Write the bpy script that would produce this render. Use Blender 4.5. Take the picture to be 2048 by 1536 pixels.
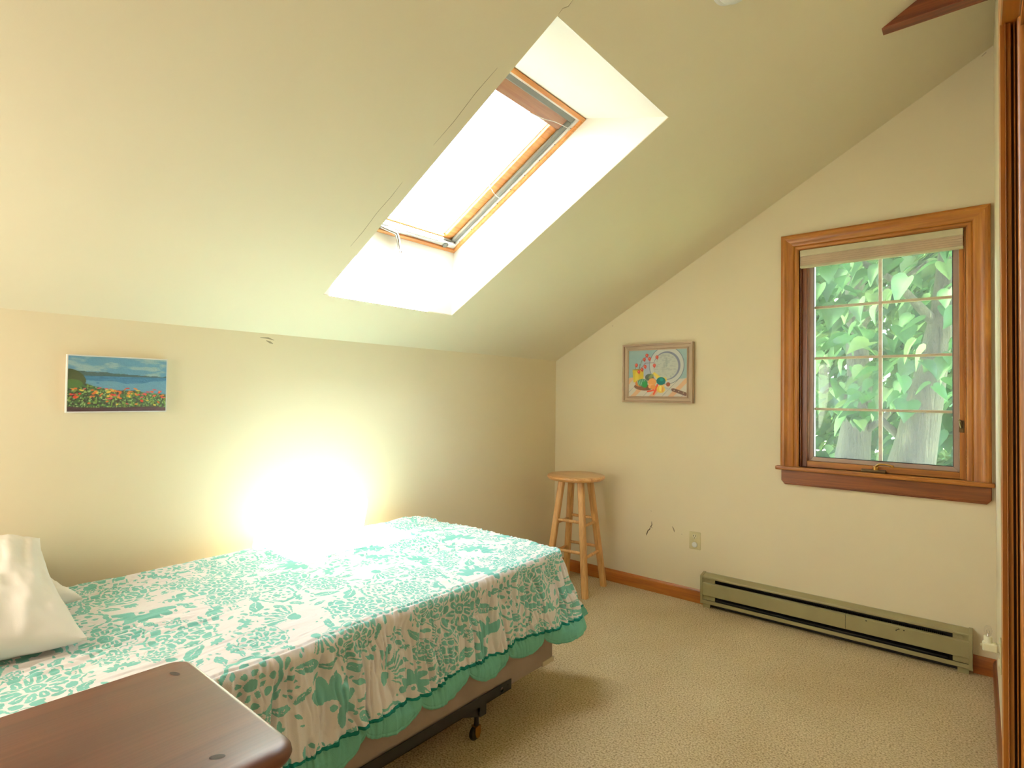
import bpy, bmesh, math, random
import numpy as np
from mathutils import Vector, Matrix
random.seed(7); rng = np.random.default_rng(11)
S = bpy.context.scene; COL = S.collection
for o in list(bpy.data.objects): bpy.data.objects.remove(o)

# ------------------------------------------------------------------ camera
cd = bpy.data.cameras.new('camera'); cam = bpy.data.objects.new('camera', cd); COL.objects.link(cam)
r_ = Vector((0.76808594, 0.64021865, 0.01280874)); u_ = Vector((0.00341343, -0.02409606, 0.99970382)); f_ = Vector((-0.64033767, 0.76781473, 0.02069318))
M = Matrix.Identity(4)
for i in range(3): M[i][0] = r_[i]; M[i][1] = u_[i]; M[i][2] = -f_[i]
M[0][3], M[1][3], M[2][3] = 2.693, -3.797, 1.40
cam.matrix_world = M
cd.sensor_width = 36; cd.lens = 1120.47 / 2048 * 36; cd.clip_start = 0.01; cd.clip_end = 300
S.camera = cam
# ------------------------------------------------------------------ light
SUN_D = Vector((-1 / 3.5, -0.15, -1.0)).normalized()
world = bpy.data.worlds.new('sky'); S.world = world; world.use_nodes = True
wn = world.node_tree; bg = wn.nodes['Background']
sky = wn.nodes.new('ShaderNodeTexSky'); sky.sky_type = 'NISHITA'; sky.sun_disc = False
sky.sun_elevation = math.radians(73); sky.sun_rotation = math.radians(62)
sky.air_density = 1.0; sky.dust_density = 2.5; sky.ozone_density = 1.0
mixw = wn.nodes.new('ShaderNodeMix'); mixw.data_type = 'RGBA'; mixw.inputs['Factor'].default_value = 0.45
mixw.inputs['B'].default_value = (5.3, 6.2, 6.8, 1)
wn.links.new(sky.outputs[0], mixw.inputs['A']); wn.links.new(mixw.outputs['Result'], bg.inputs['Color'])
bg.inputs['Strength'].default_value = 3.3
sd = bpy.data.lights.new('sun', 'SUN'); sd.energy = 2800; sd.angle = math.radians(0.8); sd.color = (0.88, 0.95, 1.0)
so = bpy.data.objects.new('sun', sd); COL.objects.link(so); so.rotation_euler = SUN_D.to_track_quat('-Z', 'Y').to_euler()
so.location = (3, 0, 8)
FILL = bpy.data.lights.new('fill_light', 'AREA'); FILL.shape = 'RECTANGLE'; FILL.size = 1.0; FILL.size_y = 0.9; FILL.energy = 31; FILL.color = (1.0, 0.92, 0.81)  # added fill from behind the camera, not a lamp of this room
lo = bpy.data.objects.new('fill_light', FILL); COL.objects.link(lo); lo.location = (0.62, -4.62, 1.45)
lo.rotation_euler = Vector((0.50, 1, -0.12)).to_track_quat('-Z', 'Y').to_euler()
S.view_settings.view_transform = 'Standard'; S.view_settings.look = 'None'
S.view_settings.gamma = 1; S.view_settings.use_curve_mapping = False
S.view_settings.exposure = -0.05

# ------------------------------------------------------------------ helpers
def srgb(r, g, b):
    return tuple(((c / 255) / 12.92 if c / 255 <= 0.04045 else ((c / 255 + 0.055) / 1.055) ** 2.4) for c in (r, g, b)) + (1.0,)

class MB:
    def __init__(s): s.v = []; s.f = []
    def add(s, vs, fs):
        b = len(s.v); s.v += [tuple(p) for p in vs]; s.f += [tuple(b + i for i in f) for f in fs]; return s
    def box(s, a, b, M=None):
        x0, y0, z0 = a; x1, y1, z1 = b
        vs = [Vector(p) for p in ((x0,y0,z0),(x1,y0,z0),(x1,y1,z0),(x0,y1,z0),(x0,y0,z1),(x1,y0,z1),(x1,y1,z1),(x0,y1,z1))]
        if M: vs = [M @ p for p in vs]
        return s.add(vs, [(0,3,2,1),(4,5,6,7),(0,1,5,4),(1,2,6,5),(2,3,7,6),(3,0,4,7)])
    def prism(s, poly, p0, ax, ay, az, L):
        # poly of (a,b) in plane ax,ay at p0; extruded along az by L
        n = len(poly); p0 = Vector(p0); ax = Vector(ax); ay = Vector(ay); az = Vector(az)
        A = [p0 + ax * a + ay * b for a, b in poly]; B = [p + az * L for p in A]
        fs = [tuple(range(n))[::-1], tuple(range(n, 2 * n))] + [(i, (i + 1) % n, n + (i + 1) % n, n + i) for i in range(n)]
        return s.add(A + B, fs)
    def ring(s, p, axis, rad, n, ref=None):
        axis = Vector(axis).normalized(); ref = Vector(ref) if ref else (Vector((0,0,1)) if abs(axis.z) < .9 else Vector((1,0,0)))
        a = axis.cross(ref).normalized(); b = axis.cross(a)
        return [Vector(p) + (a * math.cos(2*math.pi*i/n) + b * math.sin(2*math.pi*i/n)) * rad for i in range(n)]
    def tube(s, pts, rads, n=12, cap=True):
        pts = [Vector(p) for p in pts]; rads = rads if isinstance(rads, (list, tuple)) else [rads] * len(pts)
        vs = []; ref = None
        for i, p in enumerate(pts):
            d = (pts[min(i+1, len(pts)-1)] - pts[max(i-1, 0)])
            if ref is None: ref = Vector((0,0,1)) if abs(d.normalized().z) < .9 else Vector((1,0,0))
            vs += s.ring(p, d, rads[i], n, ref)
        m = len(pts)
        fs = [(k*n+i, k*n+(i+1)%n, (k+1)*n+(i+1)%n, (k+1)*n+i) for k in range(m-1) for i in range(n)]
        if cap: fs += [tuple(range(n))[::-1], tuple(range((m-1)*n, m*n))]
        return s.add(vs, fs)
    def lathe(s, prof, c=(0,0,0), axis=(0,0,1), n=40):
        # prof list of (r, h)
        c = Vector(c); axis = Vector(axis).normalized(); vs = []
        for r, h in prof: vs += s.ring(c + axis * h, axis, max(r, 1e-5), n)
        m = len(prof)
        fs = [(k*n+i, k*n+(i+1)%n, (k+1)*n+(i+1)%n, (k+1)*n+i) for k in range(m-1) for i in range(n)]
        fs += [tuple(range(n))[::-1], tuple(range((m-1)*n, m*n))]
        return s.add(vs, fs)
    def build(s, name, mat, parent=None, bevel=0, seg=2, smooth=False, angle=40, fix=True):
        me = bpy.data.meshes.new(name); me.from_pydata(s.v, [], s.f); me.update()
        if fix:
            bm = bmesh.new(); bm.from_mesh(me); bmesh.ops.recalc_face_normals(bm, faces=bm.faces); bm.to_mesh(me); bm.free()
        return link(name, me, mat, parent, bevel, seg, smooth, angle)
def link(name, me, mat, parent=None, bevel=0, seg=2, smooth=False, angle=40):
    o = bpy.data.objects.new(name, me); COL.objects.link(o)
    if mat is not None: me.materials.append(mat)
    if bevel:
        b = o.modifiers.new('bevel', 'BEVEL'); b.width = bevel; b.segments = seg; b.limit_method = 'ANGLE'; b.angle_limit = math.radians(35)
        b.harden_normals = False; smooth = True
    if smooth:
        me.polygons.foreach_set('use_smooth', [True] * len(me.polygons))
        try: me.set_sharp_from_angle(angle=math.radians(angle))
        except Exception: pass
    if parent: o.parent = parent; o.matrix_parent_inverse = Matrix.Identity(4) if parent.matrix_basis == Matrix.Identity(4) else parent.matrix_basis.inverted()
    return o
def thing(name, label, cat, loc=(0,0,0), group=None):
    o = bpy.data.objects.new(name, None); COL.objects.link(o); o.location = loc; o.empty_display_size = .05
    o['label'] = label; o['category'] = cat
    if group: o['group'] = group
    return o
def tag(o, label=None, cat=None, group=None, kind=None):
    if label: o['label'] = label
    if cat: o['category'] = cat
    if group: o['group'] = group
    if kind: o['kind'] = kind
    return o
def hexa(n): return n
def vnoise(x, y, seed=0):
    xi = np.floor(x).astype(np.int64); yi = np.floor(y).astype(np.int64); fx = x - xi; fy = y - yi
    fx = fx*fx*(3-2*fx); fy = fy*fy*(3-2*fy)
    def h(a, b):
        n = (a*374761393 + b*668265263 + seed*2147483647) & 0xffffffff
        n = ((n ^ (n >> 13)) * 1274126177) & 0xffffffff
        return ((n ^ (n >> 16)) & 0xffff) / 65535.0
    return (h(xi,yi)*(1-fx)+h(xi+1,yi)*fx)*(1-fy) + (h(xi,yi+1)*(1-fx)+h(xi+1,yi+1)*fx)*fy

# ------------------------------------------------------------------ materials
def newmat(name):
    m = bpy.data.materials.new(name); m.use_nodes = True; nt = m.node_tree; b = nt.nodes['Principled BSDF']; return m, nt, b
def N(nt, t, **k):
    n = nt.nodes.new(t)
    for a, v in k.items():
        if a in n.inputs.keys() if hasattr(n.inputs, 'keys') else False: n.inputs[a].default_value = v
        else: setattr(n, a, v)
    return n
def coords(nt, scale=(1,1,1), rot=(0,0,0)):
    tc = nt.nodes.new('ShaderNodeTexCoord'); mp = nt.nodes.new('ShaderNodeMapping')
    mp.inputs['Scale'].default_value = scale; mp.inputs['Rotation'].default_value = rot
    nt.links.new(tc.outputs['Object'], mp.inputs['Vector']); return mp
def noise(nt, vec, scale, detail=3, rough=.5, dist=0):
    n = nt.nodes.new('ShaderNodeTexNoise'); n.inputs['Scale'].default_value = scale; n.inputs['Detail'].default_value = detail
    n.inputs['Roughness'].default_value = rough; n.inputs['Distortion'].default_value = dist
    nt.links.new(vec.outputs[0], n.inputs['Vector']); return n
def ramp(nt, fac, stops):
    r = nt.nodes.new('ShaderNodeValToRGB'); e = r.color_ramp.elements
    while len(e) < len(stops): e.new(0.5)
    for i, (p, c) in enumerate(stops): e[i].position = p; e[i].color = c
    nt.links.new(fac, r.inputs['Fac']); return r
def bump(nt, b, h, strength=.2, dist=.01):
    n = nt.nodes.new('ShaderNodeBump'); n.inputs['Strength'].default_value = strength; n.inputs['Distance'].default_value = dist
    nt.links.new(h, n.inputs['Height']); nt.links.new(n.outputs[0], b.inputs['Normal'])
def plain(name, c, rough=.5, metal=0, spec=.5, vary=.06, bs=60, bst=.05):
    m, nt, b = newmat(name); mp = coords(nt); n = noise(nt, mp, 9, 4)
    c2 = tuple(max(0, x * (1 - vary*2.2)) for x in c[:3]) + (1,)
    r = ramp(nt, n.outputs['Fac'], [(.3, c2), (.65, c)]); nt.links.new(r.outputs[0], b.inputs['Base Color'])
    b.inputs['Roughness'].default_value = rough; b.inputs['Metallic'].default_value = metal; b.inputs['Specular IOR Level'].default_value = spec
    n2 = noise(nt, mp, bs, 3); bump(nt, b, n2.outputs['Fac'], bst, .003); return m
def wood(name, c0, c1, c2, axis='z', rough=.38, scale=1.0, coat=.15):
    m, nt, b = newmat(name); k = {'x': (.9, 14, 14), 'y': (14, .9, 14), 'z': (14, 14, .9)}[axis]
    k = tuple(a * scale for a in k); mp = coords(nt, k)
    n = noise(nt, mp, 2.2, 5, .6, .6); r = ramp(nt, n.outputs['Fac'], [(.28, c0), (.5, c1), (.75, c2)])
    k2 = {'x': (2, 130, 130), 'y': (130, 2, 130), 'z': (130, 130, 2)}[axis]; mp2 = coords(nt, k2); n2 = noise(nt, mp2, 1.2, 3)
    mx = nt.nodes.new('ShaderNodeMix'); mx.data_type = 'RGBA'; mx.blend_type = 'MULTIPLY'; mx.inputs['Factor'].default_value = .45
    r2 = ramp(nt, n2.outputs['Fac'], [(.25, (.55,.5,.45,1)), (.6, (1,1,1,1))])
    nt.links.new(r.outputs[0], mx.inputs['A']); nt.links.new(r2.outputs[0], mx.inputs['B']); nt.links.new(mx.outputs['Result'], b.inputs['Base Color'])
    b.inputs['Roughness'].default_value = rough; b.inputs['Coat Weight'].default_value = coat; b.inputs['Coat Roughness'].default_value = .2
    bump(nt, b, n2.outputs['Fac'], .08, .002); return m

def wallmat(name, c):
    m, nt, b = newmat(name); mp = coords(nt)
    n = noise(nt, mp, 1.3, 3); cd_ = tuple(x * .965 for x in c[:3]) + (1,)
    r = ramp(nt, n.outputs['Fac'], [(.35, cd_), (.65, c)]); nt.links.new(r.outputs[0], b.inputs['Base Color'])
    b.inputs['Roughness'].default_value = .62; b.inputs['Specular IOR Level'].default_value = .25
    n1 = noise(nt, mp, 220, 4); n2 = noise(nt, mp, 6, 2)
    ad = nt.nodes.new('ShaderNodeMath'); ad.operation = 'MULTIPLY_ADD'; ad.inputs[1].default_value = 4.0
    nt.links.new(n2.outputs['Fac'], ad.inputs[0]); nt.links.new(n1.outputs['Fac'], ad.inputs[2])
    bump(nt, b, ad.outputs[0], .10, .0015); return m
M_wall = wallmat('cream_wall_paint', srgb(235, 220, 188))
M_ceil = wallmat('cream_ceiling_paint', srgb(234, 222, 193))
M_well = wallmat('white_shaft_paint', srgb(242, 236, 222))
pz = [wood('pine_trim_' + a, srgb(124, 66, 18), srgb(164, 97, 30), srgb(188, 122, 48), a) for a in 'xyz']
PX, PY, PZ = pz
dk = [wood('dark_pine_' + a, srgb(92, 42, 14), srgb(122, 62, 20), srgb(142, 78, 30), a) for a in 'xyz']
M_base = wood('stained_baseboard', srgb(142, 76, 24), srgb(172, 96, 32), srgb(188, 112, 44), 'x')
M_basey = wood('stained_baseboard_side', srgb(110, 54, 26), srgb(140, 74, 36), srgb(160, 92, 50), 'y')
M_birch = wood('birch_wood', srgb(196, 140, 84), srgb(222, 168, 108), srgb(232, 186, 128), 'z', .42, 1.4, .05)
M_birchx = wood('birch_seat_wood', srgb(190, 134, 80), srgb(220, 166, 108), srgb(234, 190, 134), 'x', .32, 1.0, .3)
M_beam = wood('beam_wood', srgb(76, 30, 14), srgb(108, 46, 20), srgb(140, 72, 38), 'x', .45)
M_black = plain('black_steel', srgb(42, 40, 40), .45, .3)
M_rubber = plain('black_caster_rubber', srgb(20, 20, 22), .5)
M_brass = plain('brass_plate', srgb(170, 125, 60), .35, .9)
M_heater = plain('olive_enamel', srgb(158, 146, 104), .38, 0, .5, .04)
M_fin = plain('dark_heater_inside', srgb(40, 36, 30), .6, .2)
M_white = plain('white_paint', srgb(238, 236, 230), .4)
M_ivory = plain('ivory_plastic', srgb(222, 208, 160), .35)
M_ivory2 = plain('pale_ivory_plastic', srgb(236, 226, 190), .35)
M_slot = plain('dark_slot', srgb(50, 40, 28), .6)
M_metalg = plain('warm_grey_aluminium', srgb(168, 146, 134), .45, .2)
M_gasket = plain('grey_gasket', srgb(110, 108, 98), .6)
M_chrome = plain('brushed_chrome', srgb(200, 198, 192), .25, .9)
M_bronze = plain('bronze_hardware', srgb(96, 74, 46), .35, .7)
M_vinyl = plain('off_white_vinyl', srgb(226, 222, 214), .4)
M_blind = plain('blind_headrail', srgb(206, 194, 160), .55)
M_blind2 = plain('blind_fabric', srgb(204, 176, 148), .8)
M_pillow = plain('white_cotton', srgb(240, 234, 226), .85, 0, .2, .02, 500, .1)
M_boxs = plain('taupe_box_spring_ticking', srgb(172, 150, 138), .85, 0, .2, .04, 700, .25)
M_matt = plain('mattress_ticking', srgb(226, 220, 208), .85, 0, .2)
M_paper = plain('pale_corner_guard', srgb(206, 190, 160), .6)
M_scuff = plain('scuff_grey', srgb(168, 152, 120), .8)
M_scuffd = plain('scuff_brown', srgb(96, 74, 50), .8)
def cherry(name, ax):
    m = wood(name, srgb(80, 38, 24), srgb(96, 48, 30), srgb(108, 58, 36), ax, .42, .35, .1); return m
M_chx, M_chy, M_chz = cherry('cherry_top_x', 'x'), cherry('cherry_top_y', 'y'), cherry('cherry_leg_z', 'z')
M_dark = plain('dark_walnut_stain', srgb(52, 26, 20), .5)
def glassmat(name, tint=(1,1,1,1), gl=.06):
    m, nt, b = newmat(name); nt.nodes.remove(b); out = nt.nodes['Material Output']
    t = nt.nodes.new('ShaderNodeBsdfTransparent'); t.inputs[0].default_value = tint
    g = nt.nodes.new('ShaderNodeBsdfGlossy'); g.inputs['Roughness'].default_value = .03
    lw = nt.nodes.new('ShaderNodeLayerWeight'); lw.inputs['Blend'].default_value = .5
    pw = nt.nodes.new('ShaderNodeMath'); pw.operation = 'POWER'; pw.inputs[1].default_value = 4.0; nt.links.new(lw.outputs['Facing'], pw.inputs[0])
    fr = nt.nodes.new('ShaderNodeMath'); fr.operation = 'MULTIPLY_ADD'; fr.inputs[1].default_value = .6; fr.inputs[2].default_value = gl * .5; nt.links.new(pw.outputs[0], fr.inputs[0])
    mx = nt.nodes.new('ShaderNodeMixShader'); nt.links.new(fr.outputs[0], mx.inputs[0]); nt.links.new(t.outputs[0], mx.inputs[1]); nt.links.new(g.outputs[0], mx.inputs[2])
    nt.links.new(mx.outputs[0], out.inputs[0]); return m
M_glass = glassmat('window_glass', (.96, .985, .97, 1))
M_bulb = glassmat('bulb_glass', (.97, .97, .97, 1))
def screenmat():
    m, nt, b = newmat('insect_screen_mesh'); nt.nodes.remove(b); out = nt.nodes['Material Output']
    t = nt.nodes.new('ShaderNodeBsdfTransparent'); d = nt.nodes.new('ShaderNodeBsdfDiffuse'); d.inputs[0].default_value = srgb(205, 208, 205)
    tl = nt.nodes.new('ShaderNodeBsdfTranslucent'); tl.inputs[0].default_value = srgb(225, 228, 226)
    m1 = nt.nodes.new('ShaderNodeMixShader'); m1.inputs[0].default_value = .6
    nt.links.new(d.outputs[0], m1.inputs[1]); nt.links.new(tl.outputs[0], m1.inputs[2])
    mp = coords(nt, (1, 1, 1)); n = noise(nt, mp, 5, 2)
    mr = nt.nodes.new('ShaderNodeMapRange'); mr.inputs['To Min'].default_value = .12; mr.inputs['To Max'].default_value = .20
    nt.links.new(n.outputs['Fac'], mr.inputs['Value'])
    m2 = nt.nodes.new('ShaderNodeMixShader'); nt.links.new(mr.outputs[0], m2.inputs[0]); nt.links.new(t.outputs[0], m2.inputs[1]); nt.links.new(m1.outputs[0], m2.inputs[2])
    nt.links.new(m2.outputs[0], out.inputs[0]); return m
M_screen = screenmat()
def attrmat(name, rough=.85, attr='print', bumps=0):
    m, nt, b = newmat(name); a = nt.nodes.new('ShaderNodeAttribute'); a.attribute_name = attr
    nt.links.new(a.outputs['Color'], b.inputs['Base Color']); b.inputs['Roughness'].default_value = rough; b.inputs['Specular IOR Level'].default_value = .2
    if bumps:
        mp = coords(nt); n = noise(nt, mp, bumps, 3); bump(nt, b, n.outputs['Fac'], .25, .002)
    return m
M_paint = attrmat('oil_paint', .55, 'print', 180)
def quiltmat():
    m, nt, b = newmat('teal_printed_cotton'); a = nt.nodes.new('ShaderNodeAttribute'); a.attribute_name = 'ink'
    r = ramp(nt, a.outputs['Fac'], [(.40, srgb(242, 236, 236)), (.60, srgb(136, 204, 194))])
    nt.links.new(r.outputs[0], b.inputs['Base Color']); b.inputs['Roughness'].default_value = .85; b.inputs['Specular IOR Level'].default_value = .2
    b.inputs['Sheen Weight'].default_value = .1
    mp = coords(nt); n = noise(nt, mp, 420, 3); bump(nt, b, n.outputs['Fac'], .3, .002); return m
M_quilt = quiltmat()
M_teal = plain('teal_cotton_border', srgb(118, 186, 164), .85, 0, .2, .03, 300, .3)
M_tealb = plain('dark_teal_binding', srgb(24, 132, 122), .8, 0, .2)

def carpetmat():
    m, nt, b = newmat('beige_carpet_pile'); mp = coords(nt)
    n = noise(nt, mp, 130, 3, .6); n2 = noise(nt, mp, 1.6, 3)
    r = ramp(nt, n.outputs['Fac'], [(.3, srgb(160, 132, 98)), (.5, srgb(220, 195, 152)), (.72, srgb(244, 225, 188))])
    r2 = ramp(nt, n2.outputs['Fac'], [(.35, (.88,.85,.80,1)), (.65, (1,1,1,1))])
    mx = nt.nodes.new('ShaderNodeMix'); mx.data_type = 'RGBA'; mx.blend_type = 'MULTIPLY'; mx.inputs['Factor'].default_value = 1
    nt.links.new(r.outputs[0], mx.inputs['A']); nt.links.new(r2.outputs[0], mx.inputs['B']); nt.links.new(mx.outputs['Result'], b.inputs['Base Color'])
    b.inputs['Roughness'].default_value = .95; b.inputs['Specular IOR Level'].default_value = .1
    bump(nt, b, n.outputs['Fac'], .9, .012); return m
M_carpet = carpetmat()

# ------------------------------------------------------------------ room shell
SL = math.radians(29.56); cs, sn = math.cos(SL), math.sin(SL); KH = 1.69; W = 2.757; YB = -4.85
U = Vector((cs, 0, sn)); NV = Vector((-sn, 0, cs)); O0 = Vector((0, 0, KH))
def P(u, v, w): return O0 + U * u + Vector((0, v, 0)) + NV * w       # u up the slope, v along y, w out of the roof
def pbox(mb, u0, u1, v0, v1, w0, w1):
    vs = [P(u, v, w) for u, v, w in ((u0,v0,w0),(u1,v0,w0),(u1,v1,w0),(u0,v1,w0),(u0,v0,w1),(u1,v0,w1),(u1,v1,w1),(u0,v1,w1))]
    return mb.add(vs, [(0,3,2,1),(4,5,6,7),(0,1,5,4),(1,2,6,5),(2,3,7,6),(3,0,4,7)])
tag(MB().box((-.15, YB - .15, -.12), (W + .9, .15, 0)).build('floor', M_carpet), kind='structure')
wl = tag(MB().box((-.12, YB, -.1), (0, .15, KH + .02)).build('wall_left', M_wall), kind='structure')
# gable wall with window opening
WX0, WX1, WZ0, WZ1 = 1.845, 2.640, 0.985, 2.325
g = MB(); HT = KH + (W + .12) * math.tan(SL) + .25
g.box((0, 0, -.1), (WX0, .15, HT)); g.box((WX1, 0, -.1), (W + .12, .15, HT)); g.box((WX0, 0, -.1), (WX1, .15, WZ0)); g.box((WX0, 0, WZ1), (WX1, .15, HT))
wg = tag(g.build('wall_back', M_wall), kind='structure')
# right wall with the doorway beside the camera
g = MB(); DY0, DY1, DZ = -2.335, -3.20, 2.15; TX = W + .12
g.box((W, DY0, -.1), (TX, 0, HT)); g.box((W, YB, -.1), (TX, DY1, HT)); g.box((W, DY1, DZ), (TX, DY0, HT))
wr = tag(g.build('wall_right', M_wall), kind='structure')
tag(MB().box((-.12, YB - .12, -.1), (W + .12, YB, HT)).build('wall_front', M_wall), kind='structure')
g = MB(); g.box((W + .85, -3.4, -.1), (W + .95, -2.1, 2.4)); g.box((TX, -2.15, -.1), (W + .95, -2.05, 2.4)); g.box((TX, -3.5, -.1), (W + .95, -3.4, 2.4)); g.box((TX, -3.5, 2.3), (W + .95, -2.05, 2.4))
tag(g.build('wall_hall', M_wall), kind='structure')
# sloped ceiling with the skylight opening
UA, UB, VA, VB = 0.3575, 1.900, -1.502, -2.343          # opening along slope, along y
um = (W + .13) / cs
g = MB(); pbox(g, -.15, UA, YB - .1, .15, 0, .12); pbox(g, UB, um, YB - .1, .15, 0, .12); pbox(g, UA, UB, VA, .15, 0, .12); pbox(g, UA, UB, YB - .1, VB, 0, .12)
cl = tag(g.build('ceiling', M_ceil), kind='structure')
# shaft lining: bottom face vertical, top face nearly level, up to the frame plane w=.325
FU0, FU1, FW = 0.551, 1.586, 0.325
def quadbox(mb, a, b, c, d, t):
    # thick panel from quad a,b,c,d pushed along t
    t = Vector(t); vs = [Vector(p) for p in (a, b, c, d)]; vs += [p + t for p in vs]
    mb.add(vs, [(0,1,2,3),(7,6,5,4),(0,4,5,1),(1,5,6,2),(2,6,7,3),(3,7,4,0)])
g = MB()
e = .01
quadbox(g, P(UA+.002, VA+e, .003), P(UA+.002, VB-e, .003), P(FU0, VB-e, FW), P(FU0, VA+e, FW), (-.05, 0, 0))
quadbox(g, P(UB-.002, VA+e, .003), P(UB-.002, VB-e, .003), P(FU1, VB-e, FW), P(FU1, VA+e, FW), (.0, 0, .05))
for a, t_ in ((VA - .0015, .05), (VB + .0015, -.05)):
    quadbox(g, P(UA+.001, a, .003), P(UB-.001, a, .003), P(FU1, a, FW), P(FU0, a, FW), (0, t_, 0))
shaft = tag(g.build('trim_1', M_well), kind='structure')
# roof deck around the skylight so daylight only enters through the glass
g = MB(); w0 = .345; pbox(g, -.6, FU0, YB-.3, .4, w0, w0+.03); pbox(g, FU1, um+.3, YB-.3, .4, w0, w0+.03); pbox(g, FU0, FU1, VA, .4, w0, w0+.03); pbox(g, FU0, FU1, YB-.3, VB, w0, w0+.03)
tag(g.build('roof', plain('roof_shingle', srgb(90, 84, 78), .9)), kind='structure')
# scuffs and cracks
def flake(name, pts, wd, mat, parent, plane='gable'):
    mb = MB(); k = []
    for i, p in enumerate(pts):
        a = pts[max(i-1,0)]; b = pts[min(i+1,len(pts)-1)]; dx, dy = b[0]-a[0], b[1]-a[1]; L = math.hypot(dx, dy) or 1
        w = wd * (1 if 0 < i < len(pts)-1 else .25); k.append(((p[0]-dy/L*w, p[1]+dx/L*w), (p[0]+dy/L*w, p[1]-dx/L*w)))
    def T(a, h):
        if plane == 'gable': return (a[0], -h, a[1])
        if plane == 'left': return (h, a[0], a[1])
        return P(a[0], a[1], -h)
    for i in range(len(k)-1):
        q = [k[i][0], k[i][1], k[i+1][1], k[i+1][0]]
        vs = [T(a, .0) for a in q] + [T(a, .0006) for a in q]
        mb.add(vs, [(0,1,2,3),(4,5,6,7),(0,1,5,4),(1,2,6,5),(2,3,7,6),(3,0,4,7)])
    return mb.build(name, mat, parent)
flake('scuff_mark', [(.862,.50),(.866,.475),(.858,.462),(.870,.452)], .003, M_scuffd, wg)
flake('scuff_mark', [(.858,.468),(.848,.44),(.836,.43),(.826,.405),(.822,.392)], .0035, M_scuffd, wg)
flake('scuff_mark', [(1.020,.488),(1.028,.478),(1.035,.462),(1.036,.450)], .004, M_scuff, wg)
flake('scuff_mark', [(.855,.575),(.862,.573)], .003, M_scuffd, wg)
flake('scuff_mark', [(1.088,.446),(1.094,.444)], .003, M_scuffd, wg)
flake('nail_hole', [(.524,1.946),(.531,1.946)], .004, M_scuffd, wg)
flake('scuff_mark', [(2.385,3.072),(2.41,3.089)], .003, M_scuffd, wg)
flake('scuff_mark', [(2.71,3.212),(2.728,3.228)], .003, M_scuffd, wg)
flake('scuff_mark', [(-2.49,1.668),(-2.45,1.668),(-2.42,1.66)], .004, M_scuff, wl, 'left')
flake('scuff_mark', [(-2.46,1.655),(-2.44,1.648),(-2.425,1.642)], .005, M_scuff, wl, 'left')
flake('paint_crack', [(.70,-2.40),(.80,-2.398),(.92,-2.404),(1.02,-2.400),(1.10,-2.403)], .0008, M_scuff, cl, 'c')
flake('paint_crack', [(1.30,-2.400),(1.42,-2.396),(1.55,-2.402),(1.66,-2.398)], .0010, M_scuff, cl, 'c')
flake('paint_crack', [(1.905,-2.345),(1.925,-2.347),(1.94,-2.335),(1.97,-2.338)], .0010, M_scuff, cl, 'c')

# baseboards
def baseboard(name, p0, p1, nrm, mat):
    p0 = Vector(p0); p1 = Vector(p1); nrm = Vector(nrm); d = p1 - p0
    prof = [(0,0),(.014,0),(.014,.070),(.011,.078),(.008,.086),(.004,.090),(0,.090)]
    return tag(MB().prism(prof, p0, nrm, (0,0,1), d.normalized(), d.length).build(name, mat, smooth=True, angle=30), kind='structure')
bb_ = baseboard('baseboard_back', (0, 0, 0), (1.2495, 0, 0), (0,-1,0), M_base); baseboard('baseboard_back', (2.6645, 0, 0), (W, 0, 0), (0,-1,0), M_base)
baseboard('baseboard_left', (0, YB, 0), (0, -.015, 0), (1,0,0), M_basey)
baseboard('baseboard_right', (W, -2.22, 0), (W, -.015, 0), (-1,0,0), M_basey)

# collar beam high on the right
g = MB(); zb = 3.033
xs = (zb - KH) / math.tan(SL); zt = zb + .16; xt = (zt - KH) / math.tan(SL)
g.prism([(xs, zb), (W, zb), (W, zt), (xt, zt)], (0, -.905, 0), (1,0,0), (0,0,1), (0,1,0), .062)
tag(g.build('trim_2', M_beam, bevel=.002), kind='structure')

# ------------------------------------------------------------------ door casing beside the camera
dr = bpy.data.objects.new('door_1', None); COL.objects.link(dr); tag(dr, kind='structure')
F = 2.727
def casing_y(mb, z0, z1):
    mb.box((F + .004, DY0, z0), (W, DY0 + .092, z1))
    mb.box((F, DY0 + .014, z0), (W, DY0 + .03, z1)); mb.box((F, DY0 + .06, z0), (W, DY0 + .092, z1))
g = MB(); g.box((F, DY0, 0), (F + .0075, DY0 + .092, DZ)); g.box((F + .0075, DY0 - .003, 0), (F + .009, DY0 + .09, DZ)); g.box((F + .009, DY0 + .002, 0), (F + .0165, DY0 + .092, DZ))
g.build('casing', PZ, dr, bevel=.0012)
g = MB(); g.box((F + .0165, DY0 + .03, 0), (F + .0205, DY0 + .092, DZ)); g.box((F + .0225, DY0 + .03, 0), (W, DY0 + .092, DZ)); g.build('casing_back_band', dk[2], dr)
MB().box((F + .0205, DY0 + .004, 0), (F + .0225, DY0 + .04, DZ)).build('bead', PZ, dr)
g = MB(); g.tube([(F + .036, DY0 - .004, 0), (F + .036, DY0 - .004, DZ)], .011, 16); g.box((F + .030, DY0 - .012, 0), (TX, DY0 - .001, DZ)); g.build('jamb', PZ, dr, smooth=True)
g = MB(); g.box((F, DY1 - .09, DZ), (W, DY0 + .092, DZ + .09)); g.build('header_casing', PY, dr, bevel=.003)
g = MB(); g.box((W, DY1, DZ - .02), (TX, DY0, DZ)); g.build('header_jamb', PY, dr)
g = MB(); g.box((F, DY1 - .09, 0), (W, DY1, DZ)); g.build('casing', PZ, dr, bevel=.003)

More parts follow.
